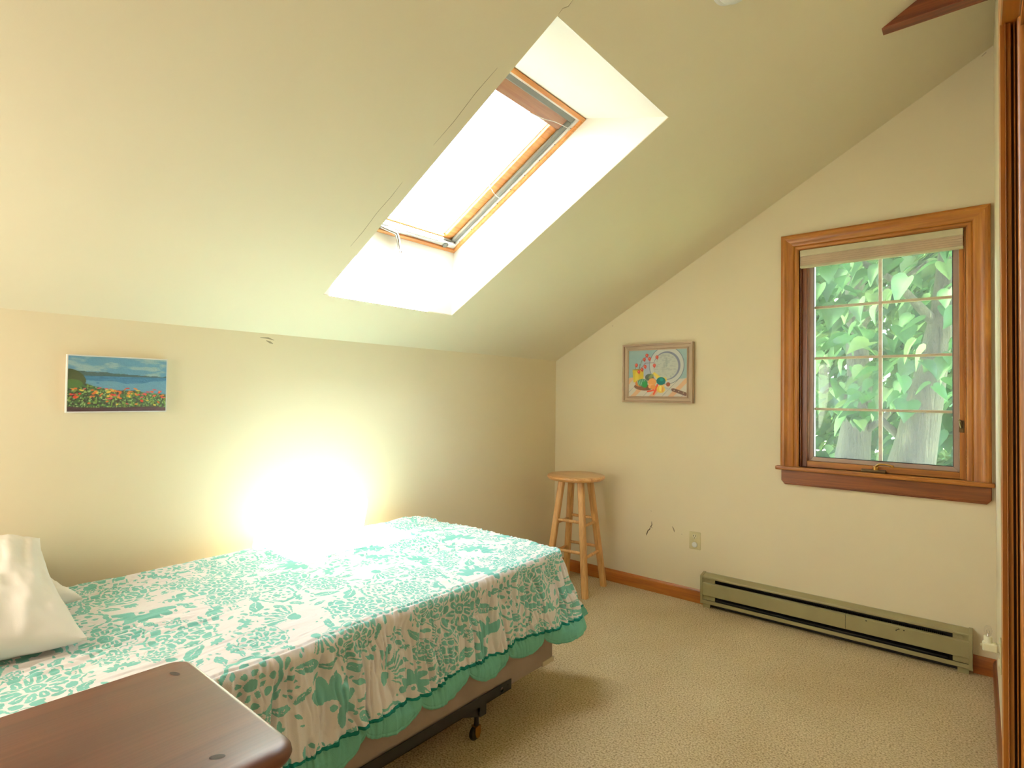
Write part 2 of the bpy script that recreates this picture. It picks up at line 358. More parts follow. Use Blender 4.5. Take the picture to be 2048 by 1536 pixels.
# ------------------------------------------------------------------ window 1
w1 = bpy.data.objects.new('window_1', None); COL.objects.link(w1); tag(w1, kind='structure')
CP = [(0,0),(.100,0),(.100,-.024),(.088,-.030),(.078,-.030),(.070,-.024),(.058,-.020),(.044,-.021),(.030,-.017),(.026,-.012),(.020,-.016),(.008,-.015),(0,-.010)]
def casing(a, b, inward, axis, mat, name='casing'):
    # mitred moulding: profile offset measured from the opening edge outward
    mb = MB(); n = len(CP); vs = []
    for p, m in ((Vector(a), -1), (Vector(b), 1)):
        for o, d in CP:
            vs.append(p - Vector(inward) * o + Vector(axis) * (m * o * (1 if name != 'sidecut' else 1)) * casing.miter[0 if m < 0 else 1] + Vector((0, d, 0)))
    fs = [tuple(range(n)), tuple(range(n, 2*n))[::-1]] + [(i, (i+1)%n, n+(i+1)%n, n+i) for i in range(n)]
    mb.add(vs, fs); return mb.build(name, mat, w1, smooth=True, angle=25)
x0, x1, z0, z1 = 1.838, 2.642, .985, 2.322
casing.miter = (1, 1); casing((x0, 0, z1), (x1, 0, z1), (0,0,-1), (1,0,0), PX)
casing.miter = (0, 1); casing((x0, 0, z0), (x0, 0, z1), (1,0,0), (0,0,1), PZ)
casing.miter = (0, 1); casing((x1, 0, z0), (x1, 0, z1), (-1,0,0), (0,0,1), PZ)
g = MB(); g.box((1.712, -.048, .962), (W - .002, .11, .985)); g.build('stool', PX, w1, bevel=.006, seg=3)
g = MB(); g.prism([(1.742,.962),(2.742,.962),(2.742,.895),(2.722,.872),(1.762,.872),(1.742,.895)], (0,0,0), (1,0,0), (0,0,1), (0,-1,0), .020)
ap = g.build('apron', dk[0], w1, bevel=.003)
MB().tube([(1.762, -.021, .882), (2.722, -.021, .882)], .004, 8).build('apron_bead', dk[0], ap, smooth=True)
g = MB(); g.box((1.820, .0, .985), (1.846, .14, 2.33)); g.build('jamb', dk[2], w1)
g = MB(); g.box((2.634, .0, .985), (2.66, .14, 2.33)); g.build('jamb', PZ, w1)
MB().box((1.846, 0, 2.31), (2.634, .14, 2.335)).build('jamb', PX, w1)
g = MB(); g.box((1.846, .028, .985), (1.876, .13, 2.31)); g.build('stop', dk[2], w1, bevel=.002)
g = MB(); g.box((2.612, .02, .985), (2.634, .13, 2.31)); g.build('stop', PZ, w1, bevel=.002)
g = MB(); g.box((1.846, .035, .985), (2.634, .13, 1.020)); g.build('stop', PX, w1, bevel=.002)
# casement sash with 8 panes
SX0, SX1, SZ0, SZ1 = 1.902, 2.588, 1.040, 2.292; gy = .118
g = MB(); g.box((1.872, .10, 1.012), (SX0, .14, 2.32)); g.box((SX1, .10, 1.012), (2.616, .14, 2.32)); g.box((SX0, .10, 1.012), (SX1, .14, SZ0)); g.box((SX0, .10, SZ1), (SX1, .14, 2.32))
sash = g.build('sash', M_vinyl, w1, bevel=.002)
M_mun = wood('muntin_wood', srgb(170, 130, 90), srgb(200, 165, 125), srgb(215, 185, 150), 'x')
xc = 2.248; zs = [1.341, 1.657, 1.975]
MB().box((xc - .009, .106, SZ0), (xc + .009, .134, SZ1)).build('muntin', M_mun, sash, bevel=.003)
for z in zs: MB().box((SX0, .107, z - .0075), (SX1, .133, z + .0075)).build('muntin', M_mun, sash, bevel=.003)
zz = [SZ0] + zs + [SZ1]
for i in range(4):
    for a, b in ((SX0, xc), (xc, SX1)):
        MB().box((a + .004, gy, zz[i] + .004), (b - .004, gy + .003, zz[i+1] - .004)).build('pane', M_glass, sash)
# interior insect screen
A0, A1, B0, B1 = 1.882, 2.610, 1.022, 2.305; fw = .026
scf = bpy.data.objects.new('screen_frame', None)
def mitred(mb, p, q, r, s, y0, y1):
    vs = [(a, y0, b) for a, b in (p, q, r, s)] + [(a, y1, b) for a, b in (p, q, r, s)]
    mb.add(vs, [(0,1,2,3),(7,6,5,4),(0,4,5,1),(1,5,6,2),(2,6,7,3),(3,7,4,0)])
g = MB(); e = .0008
i0, i1, j0, j1 = A0+fw, A1-fw, B0+fw, B1-fw
mitred(g, (A0+e,B0), (A1-e,B0), (i1-e,j0), (i0+e,j0), .060, .072); mitred(g, (A1,B0+e), (A1,B1-e), (i1,j1-e), (i1,j0+e), .060, .072)
mitred(g, (A1-e,B1), (A0+e,B1), (i0+e,j1), (i1-e,j1), .060, .072); mitred(g, (A0,B1-e), (A0,B0+e), (i0,j0+e), (i0,j1-e), .060, .072)
sf = g.build('screen_frame', M_metalg, w1, bevel=.001)
g = MB(); s_ = .004
for a, b in (((i0,j0),(i1,j0)),((i1,j0),(i1,j1)),((i1,j1),(i0,j1)),((i0,j1),(i0,j0))): g.tube([(a[0], .0605, a[1]), (b[0], .0605, b[1])], .0022, 8)
g.build('spline', M_rubber, sf, smooth=True)
g = MB(); g.add([(i0,.066,j0),(i1,.066,j0),(i1,.066,j1),(i0,.066,j1)], [(0,1,2,3)]); g.build('screen_mesh', M_screen, sf)
# crank operator
g = MB(); g.box((2.165, .004, .985), (2.285, .038, 1.001)); cr = g.build('crank_operator', M_bronze, w1, bevel=.003)
g = MB(); g.lathe([(.014,0),(.014,.012),(.010,.02),(.004,.024)], (2.235, .018, 1.0), n=20)
g.tube([(2.235,.018,1.018),(2.255,.004,1.036),(2.285,-.006,1.038),(2.318,-.010,1.032)], [.006,.006,.005,.005], 10); g.lathe([(.004,0),(.008,.003),(.008,.012),(.004,.015)], (2.318,-.010,1.022), n=16)
g.build('crank_handle', M_brass, cr, smooth=True)
g = MB(); g.box((2.610, .012, 1.235), (2.632, .022, 1.300)); lk = g.build('sash_lock', M_bronze, w1, bevel=.002)
g = MB(); g.tube([(2.622,.014,1.262),(2.620,-.004,1.266),(2.616,-.012,1.292),(2.612,-.010,1.302)], [.006,.006,.005,.005], 8); g.build('lock_lever', M_bronze, lk, smooth=True)
# shade
bl = thing('window_shade', 'raised beige window shade at the top of the paned window', 'window shade', (2.24, -.01, 2.21))
MB().box((1.846, -.022, 2.280), (2.632, .012, 2.318)).build('headrail', M_blind, bl, bevel=.003)
g = MB()
for k in range(9): g.box((1.848, -.020 + (k % 2) * .002, 2.224 + k * .0062), (2.630, .010, 2.224 + k * .0062 + .0055))
g.build('pleats', M_blind2, bl)
MB().box((1.846, -.022, 2.210), (2.632, .012, 2.223)).build('bottom_rail', M_blind, bl, bevel=.002)

# ------------------------------------------------------------------ skylight (window 2)
w2 = bpy.data.objects.new('window_2', None); COL.objects.link(w2); tag(w2, kind='structure')
M_sk = wood('skylight_pine', srgb(176, 104, 46), srgb(204, 134, 70), srgb(222, 160, 98), 'y')
M_skx = wood('skylight_pine_side', srgb(176, 104, 46), srgb(204, 134, 70), srgb(222, 160, 98), 'x')
def rim(mb, u0, u1, v0, v1, t, w0, w1, tb=None):
    # rectangular ring; v0 > v1
    tb = t if tb is None else tb
    pbox(mb, u0, u0 + tb, v1, v0, w0, w1); pbox(mb, u1 - t, u1, v1, v0, w0, w1); pbox(mb, u0 + tb, u1 - t, v0 - t, v0, w0, w1); pbox(mb, u0 + tb, u1 - t, v1, v1 + t, w0, w1)
g = MB(); rim(g, FU0 - .004, FU1 + .004, VA + .004, VB - .004, .020, FW - .012, FW + .09); fr = g.build('frame', M_sk, w2, bevel=.002)
g = MB(); rim(g, FU0 + .016, FU1 - .016, VA - .016, VB + .016, .012, FW + .002, FW + .02); g.build('screen_track', M_white, w2, bevel=.001)
for k in range(9):
    MB().lathe([(.003,0),(.003,.0015)], P(FU0 + .08 + k*.11, VA - .022, FW + .002) , tuple(-NV), 10).build('screw', M_gasket, w2)
g = MB(); rim(g, FU0 + .028, FU1 - .028, VA - .028, VB + .028, .030, FW + .012, FW + .028); g.build('gasket', M_gasket, w2, bevel=.004)
g = MB(); rim(g, FU0 + .036, FU1 - .036, VA - .036, VB + .036, .072, FW + .030, FW + .085, .030); g.build('sash', M_sk, w2, bevel=.004)
g = MB(); rim(g, FU0 + .064, FU1 - .106, VA - .106, VB + .106, .006, FW + .05, FW + .06); g.build('glazing_bead', M_white, w2)
g = MB(); pbox(g, FU0 + .062, FU1 - .080, VB + .080, VA - .080, FW + .060, FW + .068); g.build('pane', M_glass, w2)
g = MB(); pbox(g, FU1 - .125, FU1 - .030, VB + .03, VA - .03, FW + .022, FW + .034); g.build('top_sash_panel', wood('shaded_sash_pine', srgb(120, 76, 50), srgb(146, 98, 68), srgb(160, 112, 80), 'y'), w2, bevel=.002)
g = MB(); rim(g, FU0 - .05, FU1 + .05, VA + .05, VB - .05, .10, FW + .052, FW + .088); g.build('flashing', M_gasket, w2)
# bottom cover panel, handle and cord
g = MB(); g.add([], [])
n = 14; vs = []
for i in range(n+1):
    v = (VB + .03) + (VA - VB - .06) * i / n; d = .018 * math.sin(math.pi * i / n * .9) - .01*math.exp(-((i/n-.55)/.12)**2)
    for (uu, ww) in ((FU0 + .020, FW + .0), (FU0 + .050 + d*.3, FW - .006), (FU0 + .052 + d*.3, FW + .004), (FU0 + .022, FW + .010)): vs.append(P(uu, v, ww))
fs = [(k*4+a, k*4+(a+1)%4, (k+1)*4+(a+1)%4, (k+1)*4+a) for k in range(n) for a in range(4)] + [(0,1,2,3), tuple(n*4+a for a in (3,2,1,0))]
g.add(vs, fs); g.build('bottom_cover', M_white, w2, smooth=True)
g = MB(); vm = -1.94
g.tube([P(.590, vm - .12, FW - .012), P(.585, vm - .02, FW - .022), P(.560, vm + .005, FW - .045), P(.535, vm + .015, FW - .085)], [.010,.012,.010,.008], 10)
g.tube([P(.588, vm - .05, FW - .02), P(.592, vm + .06, FW - .012)], [.007,.006], 8)
ha = g.build('crank_handle', M_chrome, w2, smooth=True)
g = MB(); g.lathe([(.0,0),(.009,.002),(.011,.008),(.008,.014),(0,.016)], P(.535, vm + .017, FW - .090), (.3,.4,-.8), 16); g.build('handle_knob', M_chrome, ha, smooth=True)
g = MB(); g.lathe([(.017,0),(.017,.006),(.009,.008),(.009,.012),(0,.013)], P(.585, -1.60, FW - .004), tuple(-NV), 20); g.build('operator_socket', M_gasket, w2, smooth=True)
def cord(pts, r=.0016):
    # smooth by catmull
    out = []
    for i in range(len(pts)-1):
        p0 = Vector(pts[max(i-1,0)]); p1 = Vector(pts[i]); p2 = Vector(pts[i+1]); p3 = Vector(pts[min(i+2,len(pts)-1)])
        for t in [k/5 for k in range(5)]:
            out.append(.5*((2*p1)+(-p0+p2)*t+(2*p0-5*p1+4*p2-p3)*t*t+(-p0+3*p1-3*p2+p3)*t**3))
    out.append(Vector(pts[-1])); MB().tube(out, r, 6).build('pull_cord', M_white, w2, smooth=True)
cord([P(1.50, -2.33, FW+.0), P(1.47, -2.22, FW-.004), P(1.46, -2.0, FW-.006), P(1.475, -1.75, FW-.004), P(1.50, -1.65, FW-.012), P(1.505, -1.53, FW)])
cord([P(1.02, -1.52, FW), P(1.005, -1.56, FW-.01), P(1.02, -1.62, FW-.006), P(1.04, -1.66, FW+.004)])
cord([P(.60, -2.30, FW-.0), P(.585, -2.18, FW-.01), P(.600, -1.98, FW-.012), P(.590, -1.75, FW-.012), P(.615, -1.56, FW-.004)])

# ------------------------------------------------------------------ ceiling lamp dome
c = P(2.356, -1.845, 0)
ld = thing('ceiling_light', 'small white dome light on the sloped ceiling cut off by the top edge', 'ceiling light', c)
MB().lathe([(.085,0),(.085,.010),(.078,.016)], c, tuple(-NV), 40).build('base_ring', M_white, ld, smooth=True)
MB().lathe([(.072,.016),(.070,.026),(.060,.042),(.042,.054),(.020,.061),(0,.063)], c, tuple(-NV), 40).build('glass_dome', M_vinyl, ld, smooth=True, angle=80)

# ------------------------------------------------------------------ paintings
def paint_mesh(name, W_, H_, nx, ny, fn, place, parent, mat=M_paint, relief=.0006):
    X, Y = np.meshgrid(np.linspace(0, 1, nx), np.linspace(0, 1, ny)); C = fn(X, Y)
    rel = relief * vnoise(X * nx / 2.5, Y * ny / 1.7, 5); pts = [place(x, y, r) for x, y, r in zip(X.ravel() * W_, Y.ravel() * H_, rel.ravel())]
    fs = [(j*nx+i, j*nx+i+1, (j+1)*nx+i+1, (j+1)*nx+i) for j in range(ny-1) for i in range(nx-1)]
    me = bpy.data.meshes.new(name); me.from_pydata(pts, [], fs); me.update()
    a = me.color_attributes.new('print', 'FLOAT_COLOR', 'POINT'); buf = np.ones((nx*ny, 4), np.float32); buf[:, :3] = C.reshape(-1, 3); a.data.foreach_set('color', buf.ravel())
    return link(name, me, mat, parent, smooth=True, angle=180)
def L(r, g, b): return np.array(srgb(r, g, b)[:3])
def put(C, m, col): m = np.clip(m, 0, 1)[..., None]; C[:] = C * (1 - m) + np.asarray(col) * m
def ell(X, Y, cx, cy, rx, ry, a=0, soft=40):
    ca, sa = math.cos(a), math.sin(a); dx, dy = X - cx, Y - cy; u = (dx*ca + dy*sa)/rx; v = (-dx*sa + dy*ca)/ry; return np.clip((1 - np.sqrt(u*u+v*v)) * soft * min(rx, ry) * 6 + .5, 0, 1)
def poly(X, Y, pts):
    ins = np.zeros(X.shape, bool); n = len(pts); j = n - 1
    for i in range(n):
        xi, yi = pts[i]; xj, yj = pts[j]
        with np.errstate(divide='ignore', invalid='ignore'):
            c_ = ((yi > Y) != (yj > Y)) & (X < (xj-xi)*(Y-yi)/((yj-yi) or 1e-9)+xi)
        ins ^= c_; j = i
    return ins.astype(float)
def landscape(X, Y):
    # plain generic coast: clouded sky, blue bay, low headland, green bank dotted with flowers
    C = np.zeros(X.shape + (3,)); n1 = vnoise(X*7, Y*16, 1); n2 = vnoise(X*22, Y*44, 2)
    C[:] = L(104,146,168); put(C, np.clip((n1*.7+n2*.3-.42)*3.2,0,.75), L(160,182,178))
    sea = Y < .66; C[sea] = (L(76,118,148)[None] * (1 + .35*(n2[sea][:,None]-.5))); put(C, ((Y < .66) & (Y < .5 + .1*n1))*.55, L(128,168,184))
    put(C, (Y > .65) & (Y < .69 + .03*np.sin(X*3.2+1.5) + .02*n2), L(72,88,84))
    edge = .42 + .10*np.exp(-((X-.12)/.2)**2) + .05*vnoise(X*9, X*0, 4) - .10*X
    g = np.clip((edge - Y)*40, 0, 1); n3 = vnoise(X*48, Y*26, 6); n4 = vnoise(X*80, Y*46, 8)
    put(C, g, L(62,84,48)); put(C, g*np.clip((n3-.55)*5,0,1), L(112,132,64)); put(C, g*np.clip((.42-n4)*5,0,1), L(52,36,32)); put(C, g*np.clip((n4-.72)*6,0,1), L(158,172,118))
    put(C, np.clip((.07+.03*n1-Y)*50,0,1), L(62,34,34))
    put(C, ell(X,Y,.06,.62,.09,.16,.5), L(66,66,38)); put(C, ell(X,Y,.04,.50,.10,.08,0), L(78,98,52))
    rs = np.random.default_rng(5)
    for k in range(85):
        cx = rs.uniform(.03,.98); cy = rs.uniform(.24,.44) - .06*abs(cx-.5) if rs.random()<.8 else rs.uniform(.10,.30)
        col = [L(196,62,48), L(206,104,54), L(204,86,92), L(222,186,84), L(214,132,70)][rs.integers(5)]
        put(C, ell(X,Y,cx,cy,rs.uniform(.008,.017),rs.uniform(.014,.028),rs.uniform(0,3)), col)
    return C
def stilllife(X, Y):
    C = np.zeros(X.shape + (3,)); n1 = vnoise(X*5, Y*14, 3); n2 = vnoise(X*30, Y*50, 4)
    C[:] = L(150,178,180); put(C, n1*.5, L(172,190,186)); put(C, ell(X,Y,.36,.55,.13,.3), L(176,184,198))
    cloth = Y < .40 + .03*np.sin(X*6); put(C, cloth, L(214,206,194))
    s = (X*1.3 - Y*1.0) ; st = (np.sin(s*15) > .62) & cloth; put(C, st, L(222,178,140)); put(C, (np.abs(np.sin(s*7.5+.6)) < .05) & cloth, L(160,160,158))
    put(C, ell(X,Y,.66,.66,.295,.40), L(112,122,134)); put(C, ell(X,Y,.66,.66,.283,.388), L(206,206,200)); put(C, ell(X,Y,.665,.655,.225,.30), L(128,130,150))
    put(C, ell(X,Y,.650,.645,.205,.275), L(198,200,190)); put(C, np.clip(ell(X,Y,.65,.645,.2,.27)*(n2-.55)*2,0,.5), L(158,162,160))
    put(C, ell(X,Y,.66,.72,.02,.10)*.5, L(140,146,146)); put(C, ell(X,Y,.62,.66,.015,.06)*.5, L(150,152,150))
    put(C, poly(X,Y,[(.07,.58),(.27,.58),(.265,.33),(.20,.30),(.09,.31)]), L(206,178,60)); put(C, ell(X,Y,.15,.42,.03,.12)*.6, L(232,206,84)); put(C, ell(X,Y,.17,.58,.10,.015), L(150,120,40))
    for a, b in (((.12,.58),(.13,.68)),((.18,.58),(.24,.78)),((.24,.78),(.36,.90)),((.22,.60),(.30,.72)),((.30,.72),(.45,.72)),((.2,.6),(.2,.7))):
        d = np.abs((b[0]-a[0])*(a[1]-Y)-(a[0]-X)*(b[1]-a[1]))/math.hypot(b[0]-a[0],b[1]-a[1]); t = ((X-a[0])*(b[0]-a[0])+(Y-a[1])*(b[1]-a[1]))/((b[0]-a[0])**2+(b[1]-a[1])**2)
        put(C, (d < .006) & (t > 0) & (t < 1), L(126,112,110))
    for cx, cy in ((.14,.68),(.28,.80),(.325,.885),(.37,.81),(.295,.645),(.50,.84),(.455,.665),(.24,.585),(.185,.535)):
        put(C, ell(X,Y,cx,cy,.027,.038), L(184,66,50)); put(C, poly(X,Y,[(cx-.02,cy-.02),(cx+.02,cy-.02),(cx+.008,cy-.06)]), L(176,58,44)); put(C, ell(X,Y,cx-.006,cy+.006,.009,.014), L(222,122,92))
    put(C, ell(X,Y,.26,.20,.16,.07,-.12), L(112,66,42)); put(C, ell(X,Y,.37,.41,.075,.075,-.2), L(70,76,60)); put(C, ell(X,Y,.40,.43,.03,.06,-.7), L(130,140,88))
    put(C, ell(X,Y,.21,.29,.09,.075,.4), L(188,110,56)); put(C, ell(X,Y,.25,.30,.09,.08), L(52,112,78))
    for k in range(5): put(C, ell(X,Y,.17+.03*k,.30,.006,.07,.2), L(160,196,170))
    put(C, ell(X,Y,.29,.26,.05,.07), L(36,120,52)); put(C, poly(X,Y,[(.42,.50),(.46,.52),(.56,.42),(.66,.40),(.67,.33),(.60,.32),(.50,.38)]), L(232,204,92))
    put(C, ell(X,Y,.42,.31,.07,.08), L(230,158,88)); put(C, ell(X,Y,.40,.22,.05,.05), L(240,172,112)); put(C, ell(X,Y,.44,.20,.05,.05), L(226,146,74))
    put(C, ell(X,Y,.57,.33,.078,.085), L(18,96,88)); put(C, ell(X,Y,.58,.36,.03,.03), L(30,134,116)); put(C, ell(X,Y,.69,.26,.035,.045), L(140,70,42))
    put(C, poly(X,Y,[(.50,.27),(.53,.26),(.50,.14),(.45,.03),(.43,.05),(.47,.16)]), L(222,82,52)); put(C, poly(X,Y,[(.32,.12),(.46,.16),(.46,.12),(.34,.09)]), L(222,90,60))
    put(C, ell(X,Y,.57,.16,.072,.082), L(228,190,84)); put(C, ell(X,Y,.56,.17,.02,.06), L(246,222,130)); put(C, ell(X,Y,.60,.15,.012,.06), L(222,150,76))
    put(C, poly(X,Y,[(.62,.22),(.76,.14),(.75,.12),(.64,.17)]), L(188,196,200)); put(C, poly(X,Y,[(.74,.17),(.78,.18),(.99,.09),(1,.03),(.97,.02),(.75,.12)]), L(92,56,40))
    for k in range(3): put(C, ell(X,Y,.79+.075*k,.135-.027*k,.008,.010), L(200,190,160))
    return C
# landscape on the left wall
y0, y1, zb_, zt_ = -3.245, -2.900, 1.312, 1.537
pl = thing('landscape_picture', 'small unframed seascape panel with flowery green bank on the left wall', 'painting', (0, (y0+y1)/2, zb_))
g = MB(); g.box((.002, y0, zb_), (.020, y1, zt_)); g.build('panel', M_white, pl, bevel=.001)
paint_mesh('painted_face', (y1-y0)-.008, (zt_-zb_)-.010, 230, 150, landscape, lambda a, b, r: (.0204 + r, y0 + .004 + a, zb_ + .005 + b), pl)
# still life on the gable wall
x0, x1, zb_, zt_ = .635, 1.176, 1.362, 1.790; fwid = .046
ps = thing('still_life_picture', 'still life of plate and vegetables in weathered wood frame on window wall', 'painting', ((x0+x1)/2, 0, zb_))
M_weath = wood('weathered_frame', srgb(150, 122, 100), srgb(182, 154, 128), srgb(204, 180, 154), 'x', .7, 1, 0)
M_weathz = wood('weathered_frame_side', srgb(150, 122, 100), srgb(182, 154, 128), srgb(204, 180, 154), 'z', .7, 1, 0)
def fr_side(a, b, out, mat):
    prof = [(0,.006),(0,-.020),(.008,-.024),(.012,-.018),(.030,-.020),(.034,-.032),(.046,-.034),(.046,.0)]
    a = Vector(a); b = Vector(b); d = (b - a).normalized(); out = Vector(out); n = len(prof); vs = []
    for p, m in ((a, -1), (b, 1)):
        for o, y in prof: vs.append(p + out * o + d * (m * o) + Vector((0, y, 0)))
    MB().add(vs, [tuple(range(n)), tuple(range(n, 2*n))[::-1]] + [(i,(i+1)%n,n+(i+1)%n,n+i) for i in range(n)]).build('frame_rail', mat, ps, smooth=True, angle=20)
ix0, ix1, iz0, iz1 = x0+fwid, x1-fwid, zb_+fwid, zt_-fwid; yy = -.006
fr_side((ix0,yy,iz1),(ix1,yy,iz1),(0,0,1),M_weath); fr_side((ix1,yy,iz0),(ix0,yy,iz0),(0,0,-1),M_weath)
fr_side((ix0,yy,iz0),(ix0,yy,iz1),(-1,0,0),M_weathz); fr_side((ix1,yy,iz1),(ix1,yy,iz0),(1,0,0),M_weathz)
MB().box((ix0-.01, -.020, iz0-.01), (ix1+.01, -.003, iz1+.01)).build('backing_board', M_vinyl, ps)
paint_mesh('painted_canvas', ix1-ix0+.004, iz1-iz0+.004, 230, 185, stilllife, lambda a, b, r: (ix0 - .002 + a, -.0205 - r, iz0 - .002 + b), ps)

# ------------------------------------------------------------------ outlets and night light
ol = thing('wall_outlet', 'ivory duplex outlet with a white safety cap below window wall scuffs', 'outlet', (1.187, 0, .419))
g = MB(); g.box((1.147, -.006, .359), (1.226, 0, .479)); g.build('cover_plate', M_ivory, ol, bevel=.003)
g = MB(); g.lathe([(.0165,0),(.0165,.0035),(.015,.005)], (1.1865, -.005, .446), (0,-1,0), 24); g.build('receptacle', M_ivory2, ol, smooth=True)
g = MB(); g.box((1.178,-.0115,.447),(1.181,-.0095,.457)); g.box((1.192,-.0115,.447),(1.195,-.0095,.457)); g.lathe([(.003,0),(.003,.0015)], (1.1865,-.010,.438), (0,-1,0), 12); g.build('slots', M_slot, ol)
g = MB(); g.lathe([(.0185,0),(.019,.004),(.017,.009),(.010,.011)], (1.1865,-.005,.391), (0,-1,0), 24); g.build('safety_cap', M_white, ol, smooth=True)
g = MB(); g.lathe([(.003,0),(.0025,.001)], (1.1865,-.006,.419), (0,-1,0), 12); g.build('screw', M_ivory2, ol)
o2 = thing('wall_outlet', 'outlet plate on the narrow right wall behind the plug-in night light', 'outlet', (W, -.86, .40))
g = MB(); g.box((W-.006, -.90, .345), (W, -.82, .465)); g.build('cover_plate', M_ivory, o2, bevel=.003)
for zr in (.432, .378): MB().lathe([(.0165,0),(.0165,.0035),(.015,.005)], (W-.005, -.86, zr), (-1,0,0), 24).build('receptacle', M_ivory2, o2, smooth=True)
nl = thing('night_light', 'small ivory plug-in night light with clear bulb beside the door casing', 'night light', (W-.03, -.86, .41))
g = MB(); g.box((W-.058, -.878, .414), (W-.0105, -.842, .448)); g.build('body', M_ivory2, nl, bevel=.006, seg=3)
g = MB(); g.lathe([(.015,0),(.015,.004),(.0135,.006),(.0135,.024),(.012,.026)], (W-.040, -.86, .446), n=24); g.build('socket', M_ivory2, nl, smooth=True)
g = MB(); g.lathe([(.006,0),(.009,.006),(.0125,.016),(.0130,.024),(.011,.034),(.006,.041),(.0005,.043)], (W-.040, -.86, .471), n=24); bb = g.build('bulb', M_bulb, nl, smooth=True, angle=180)
g = MB(); g.tube([(W-.043,-.86,.472),(W-.044,-.86,.492),(W-.040,-.858,.497),(W-.036,-.86,.492),(W-.037,-.86,.472)], .0007, 6); g.lathe([(.005,0),(.003,.010),(0,.012)], (W-.040,-.86,.471), n=12); g.build('filament', M_chrome, bb)
g = MB(); g.lathe([(.005,0),(.006,.003),(.005,.008)], (W-.056,-.862,.432), (-1,0,0), 12); g.build('switch', M_ivory, nl, smooth=True)

# ------------------------------------------------------------------ baseboard heater
ht = thing('baseboard_heater', 'long olive enamel electric baseboard heater on floor below the paned window', 'heater', (1.95, 0, 0))
H0, H1 = 1.262, 2.652
MB().box((H0, -.006, .030), (H1, -.0005, .218)).build('back_panel', M_heater, ht)
g = MB(); g.prism([(0,.220),(-.012,.221),(-.064,.209),(-.066,.203),(-.066,.196),(-.063,.196),(-.062,.202),(-.012,.216),(0,.215)], (H0,0,0), (0,1,0), (0,0,1), (1,0,0), H1-H0); g.build('hood', M_heater, ht)
seam = 2.098
for a, b in ((H0+.004, seam-.001), (seam+.001, H1-.004)):
    g = MB(); g.prism([(-.064,.083),(-.067,.085),(-.067,.163),(-.064,.166),(-.052,.170),(-.052,.167),(-.062,.162),(-.062,.086)], (a,0,0), (0,1,0), (0,0,1), (1,0,0), b-a); g.build('front_cover', M_heater, ht)
for a, b in ((H0+.003, 1.345), (2.583, H1-.003)):
    MB().box((a, -.056, .053), (b, -.052, .084)).build('blank_plate', M_heater, ht)
    bp = MB().box((a, -.056, .166), (b, -.052, .200)).build('blank_plate', M_heater, ht)
    g = MB(); xk = (a+b)/2; g.lathe([(.010,0),(.010,.0008),(.0085,.0012)], (xk,-.056,.183), (0,-1,0), 20); g.build('knockout', M_heater, bp)
g = MB(); g.prism([(-.063,.052),(-.066,.050),(-.066,.032),(-.060,.028),(-.030,.028),(-.030,.031),(-.058,.032),(-.061,.050)], (H0+.003,0,0), (0,1,0), (0,0,1), (1,0,0), H1-H0-.006); g.build('bottom_rail', M_heater, ht)
g = MB(); g.box((H0+.09, -.050, .055), (H1-.09, -.008, .062)); g.box((H0+.09, -.050, .190), (H1-.09, -.008, .193)); g.box((H0+.02, -.030, .004), (H1-.02, -.006, .030)); g.tube([(H0+.09,-.028,.122),(H1-.09,-.028,.122)], .007, 10); g.build('heating_element', M_fin, ht)
MB().box((H0+.006, -.0105, .034), (H1-.006, -.0065, .213)).build('shade_liner', M_fin, ht)  # added dark sheet, stands in for the shade behind the slots
g = MB(); k = H0 + .10
while k < H1 - .10: g.box((k, -.048, .095), (k+.0006, -.011, .172)); k += .0085
fi = g.build('fins', plain('aluminium_fins', srgb(92, 86, 74), .5, .5), ht); fi['kind'] = 'stuff'
for a in (H0-.012, H1-.004):
    g = MB(); g.prism([(0,.224),(-.012,.225),(-.067,.212),(-.070,.206),(-.070,.080),(-.066,.074),(-.066,.026),(-.058,.022),(0,.022)], (a,0,0), (0,1,0), (0,0,1), (1,0,0), .016); g.build('end_cap', M_heater, ht, bevel=.001)
for fa in (H0+.003, H1-.05): MB().box((fa,-.0535,0.0),(fa+.047,-.045,.028)).build('foot', M_heater, ht)
for xx, zz_ in ((2.20,.158),(2.345,.150),(2.352,.153),(2.375,.152),(2.34,.144)):
    MB().lathe([(.0035,0),(.0035,.0005)], (xx,-.067,zz_), (0,-1,0), 8).build('paint_chip', M_fin, ht)

# ------------------------------------------------------------------ bar stool
st = thing('bar_stool', 'light birch round-seat bar stool in the corner past the bed', 'stool', (.415, -.317, 0))
cx, cy = .415, -.317; SH = .826
MB().lathe([(0,-.034),(.150,-.034),(.196,-.032),(.206,-.026),(.212,-.014),(.208,-.004),(.200,0),(.12,-.002),(0,-.003)][:], (cx, cy, SH), n=64).build('seat', M_birchx, st, smooth=True)
dirs = []
F0 = [(.589,-.455),(.553,-.144),(.242,-.180),(.278,-.491)]
top = [(cx + (a-cx)*.48, cy + (b-cy)*.48) for a, b in F0]
def legpt(i, z): t = 1 - z / (SH - .03); return Vector((top[i][0] + (F0[i][0]-top[i][0])*t, top[i][1] + (F0[i][1]-top[i][1])*t, z))
for i in range(4):
    a, b = legpt(i, 0), legpt(i, SH - .03); d = (b - a).normalized()
    rad = Vector((F0[i][0]-cx, F0[i][1]-cy, 0)).normalized(); tan = Vector((-rad.y, rad.x, 0))
    h = .0215; cc = .007
    pr = [(-h+cc,-h),(h-cc,-h),(h,-h+cc),(h,h-cc),(h-cc,h),(-h+cc,h),(-h,h-cc),(-h,-h+cc)]
    ex, ey = (rad + tan).normalized(), (rad - tan).normalized()
    MB().prism(pr, a, ex, ey, d, (b - a).length).build('leg', M_birch, st, bevel=.0015)
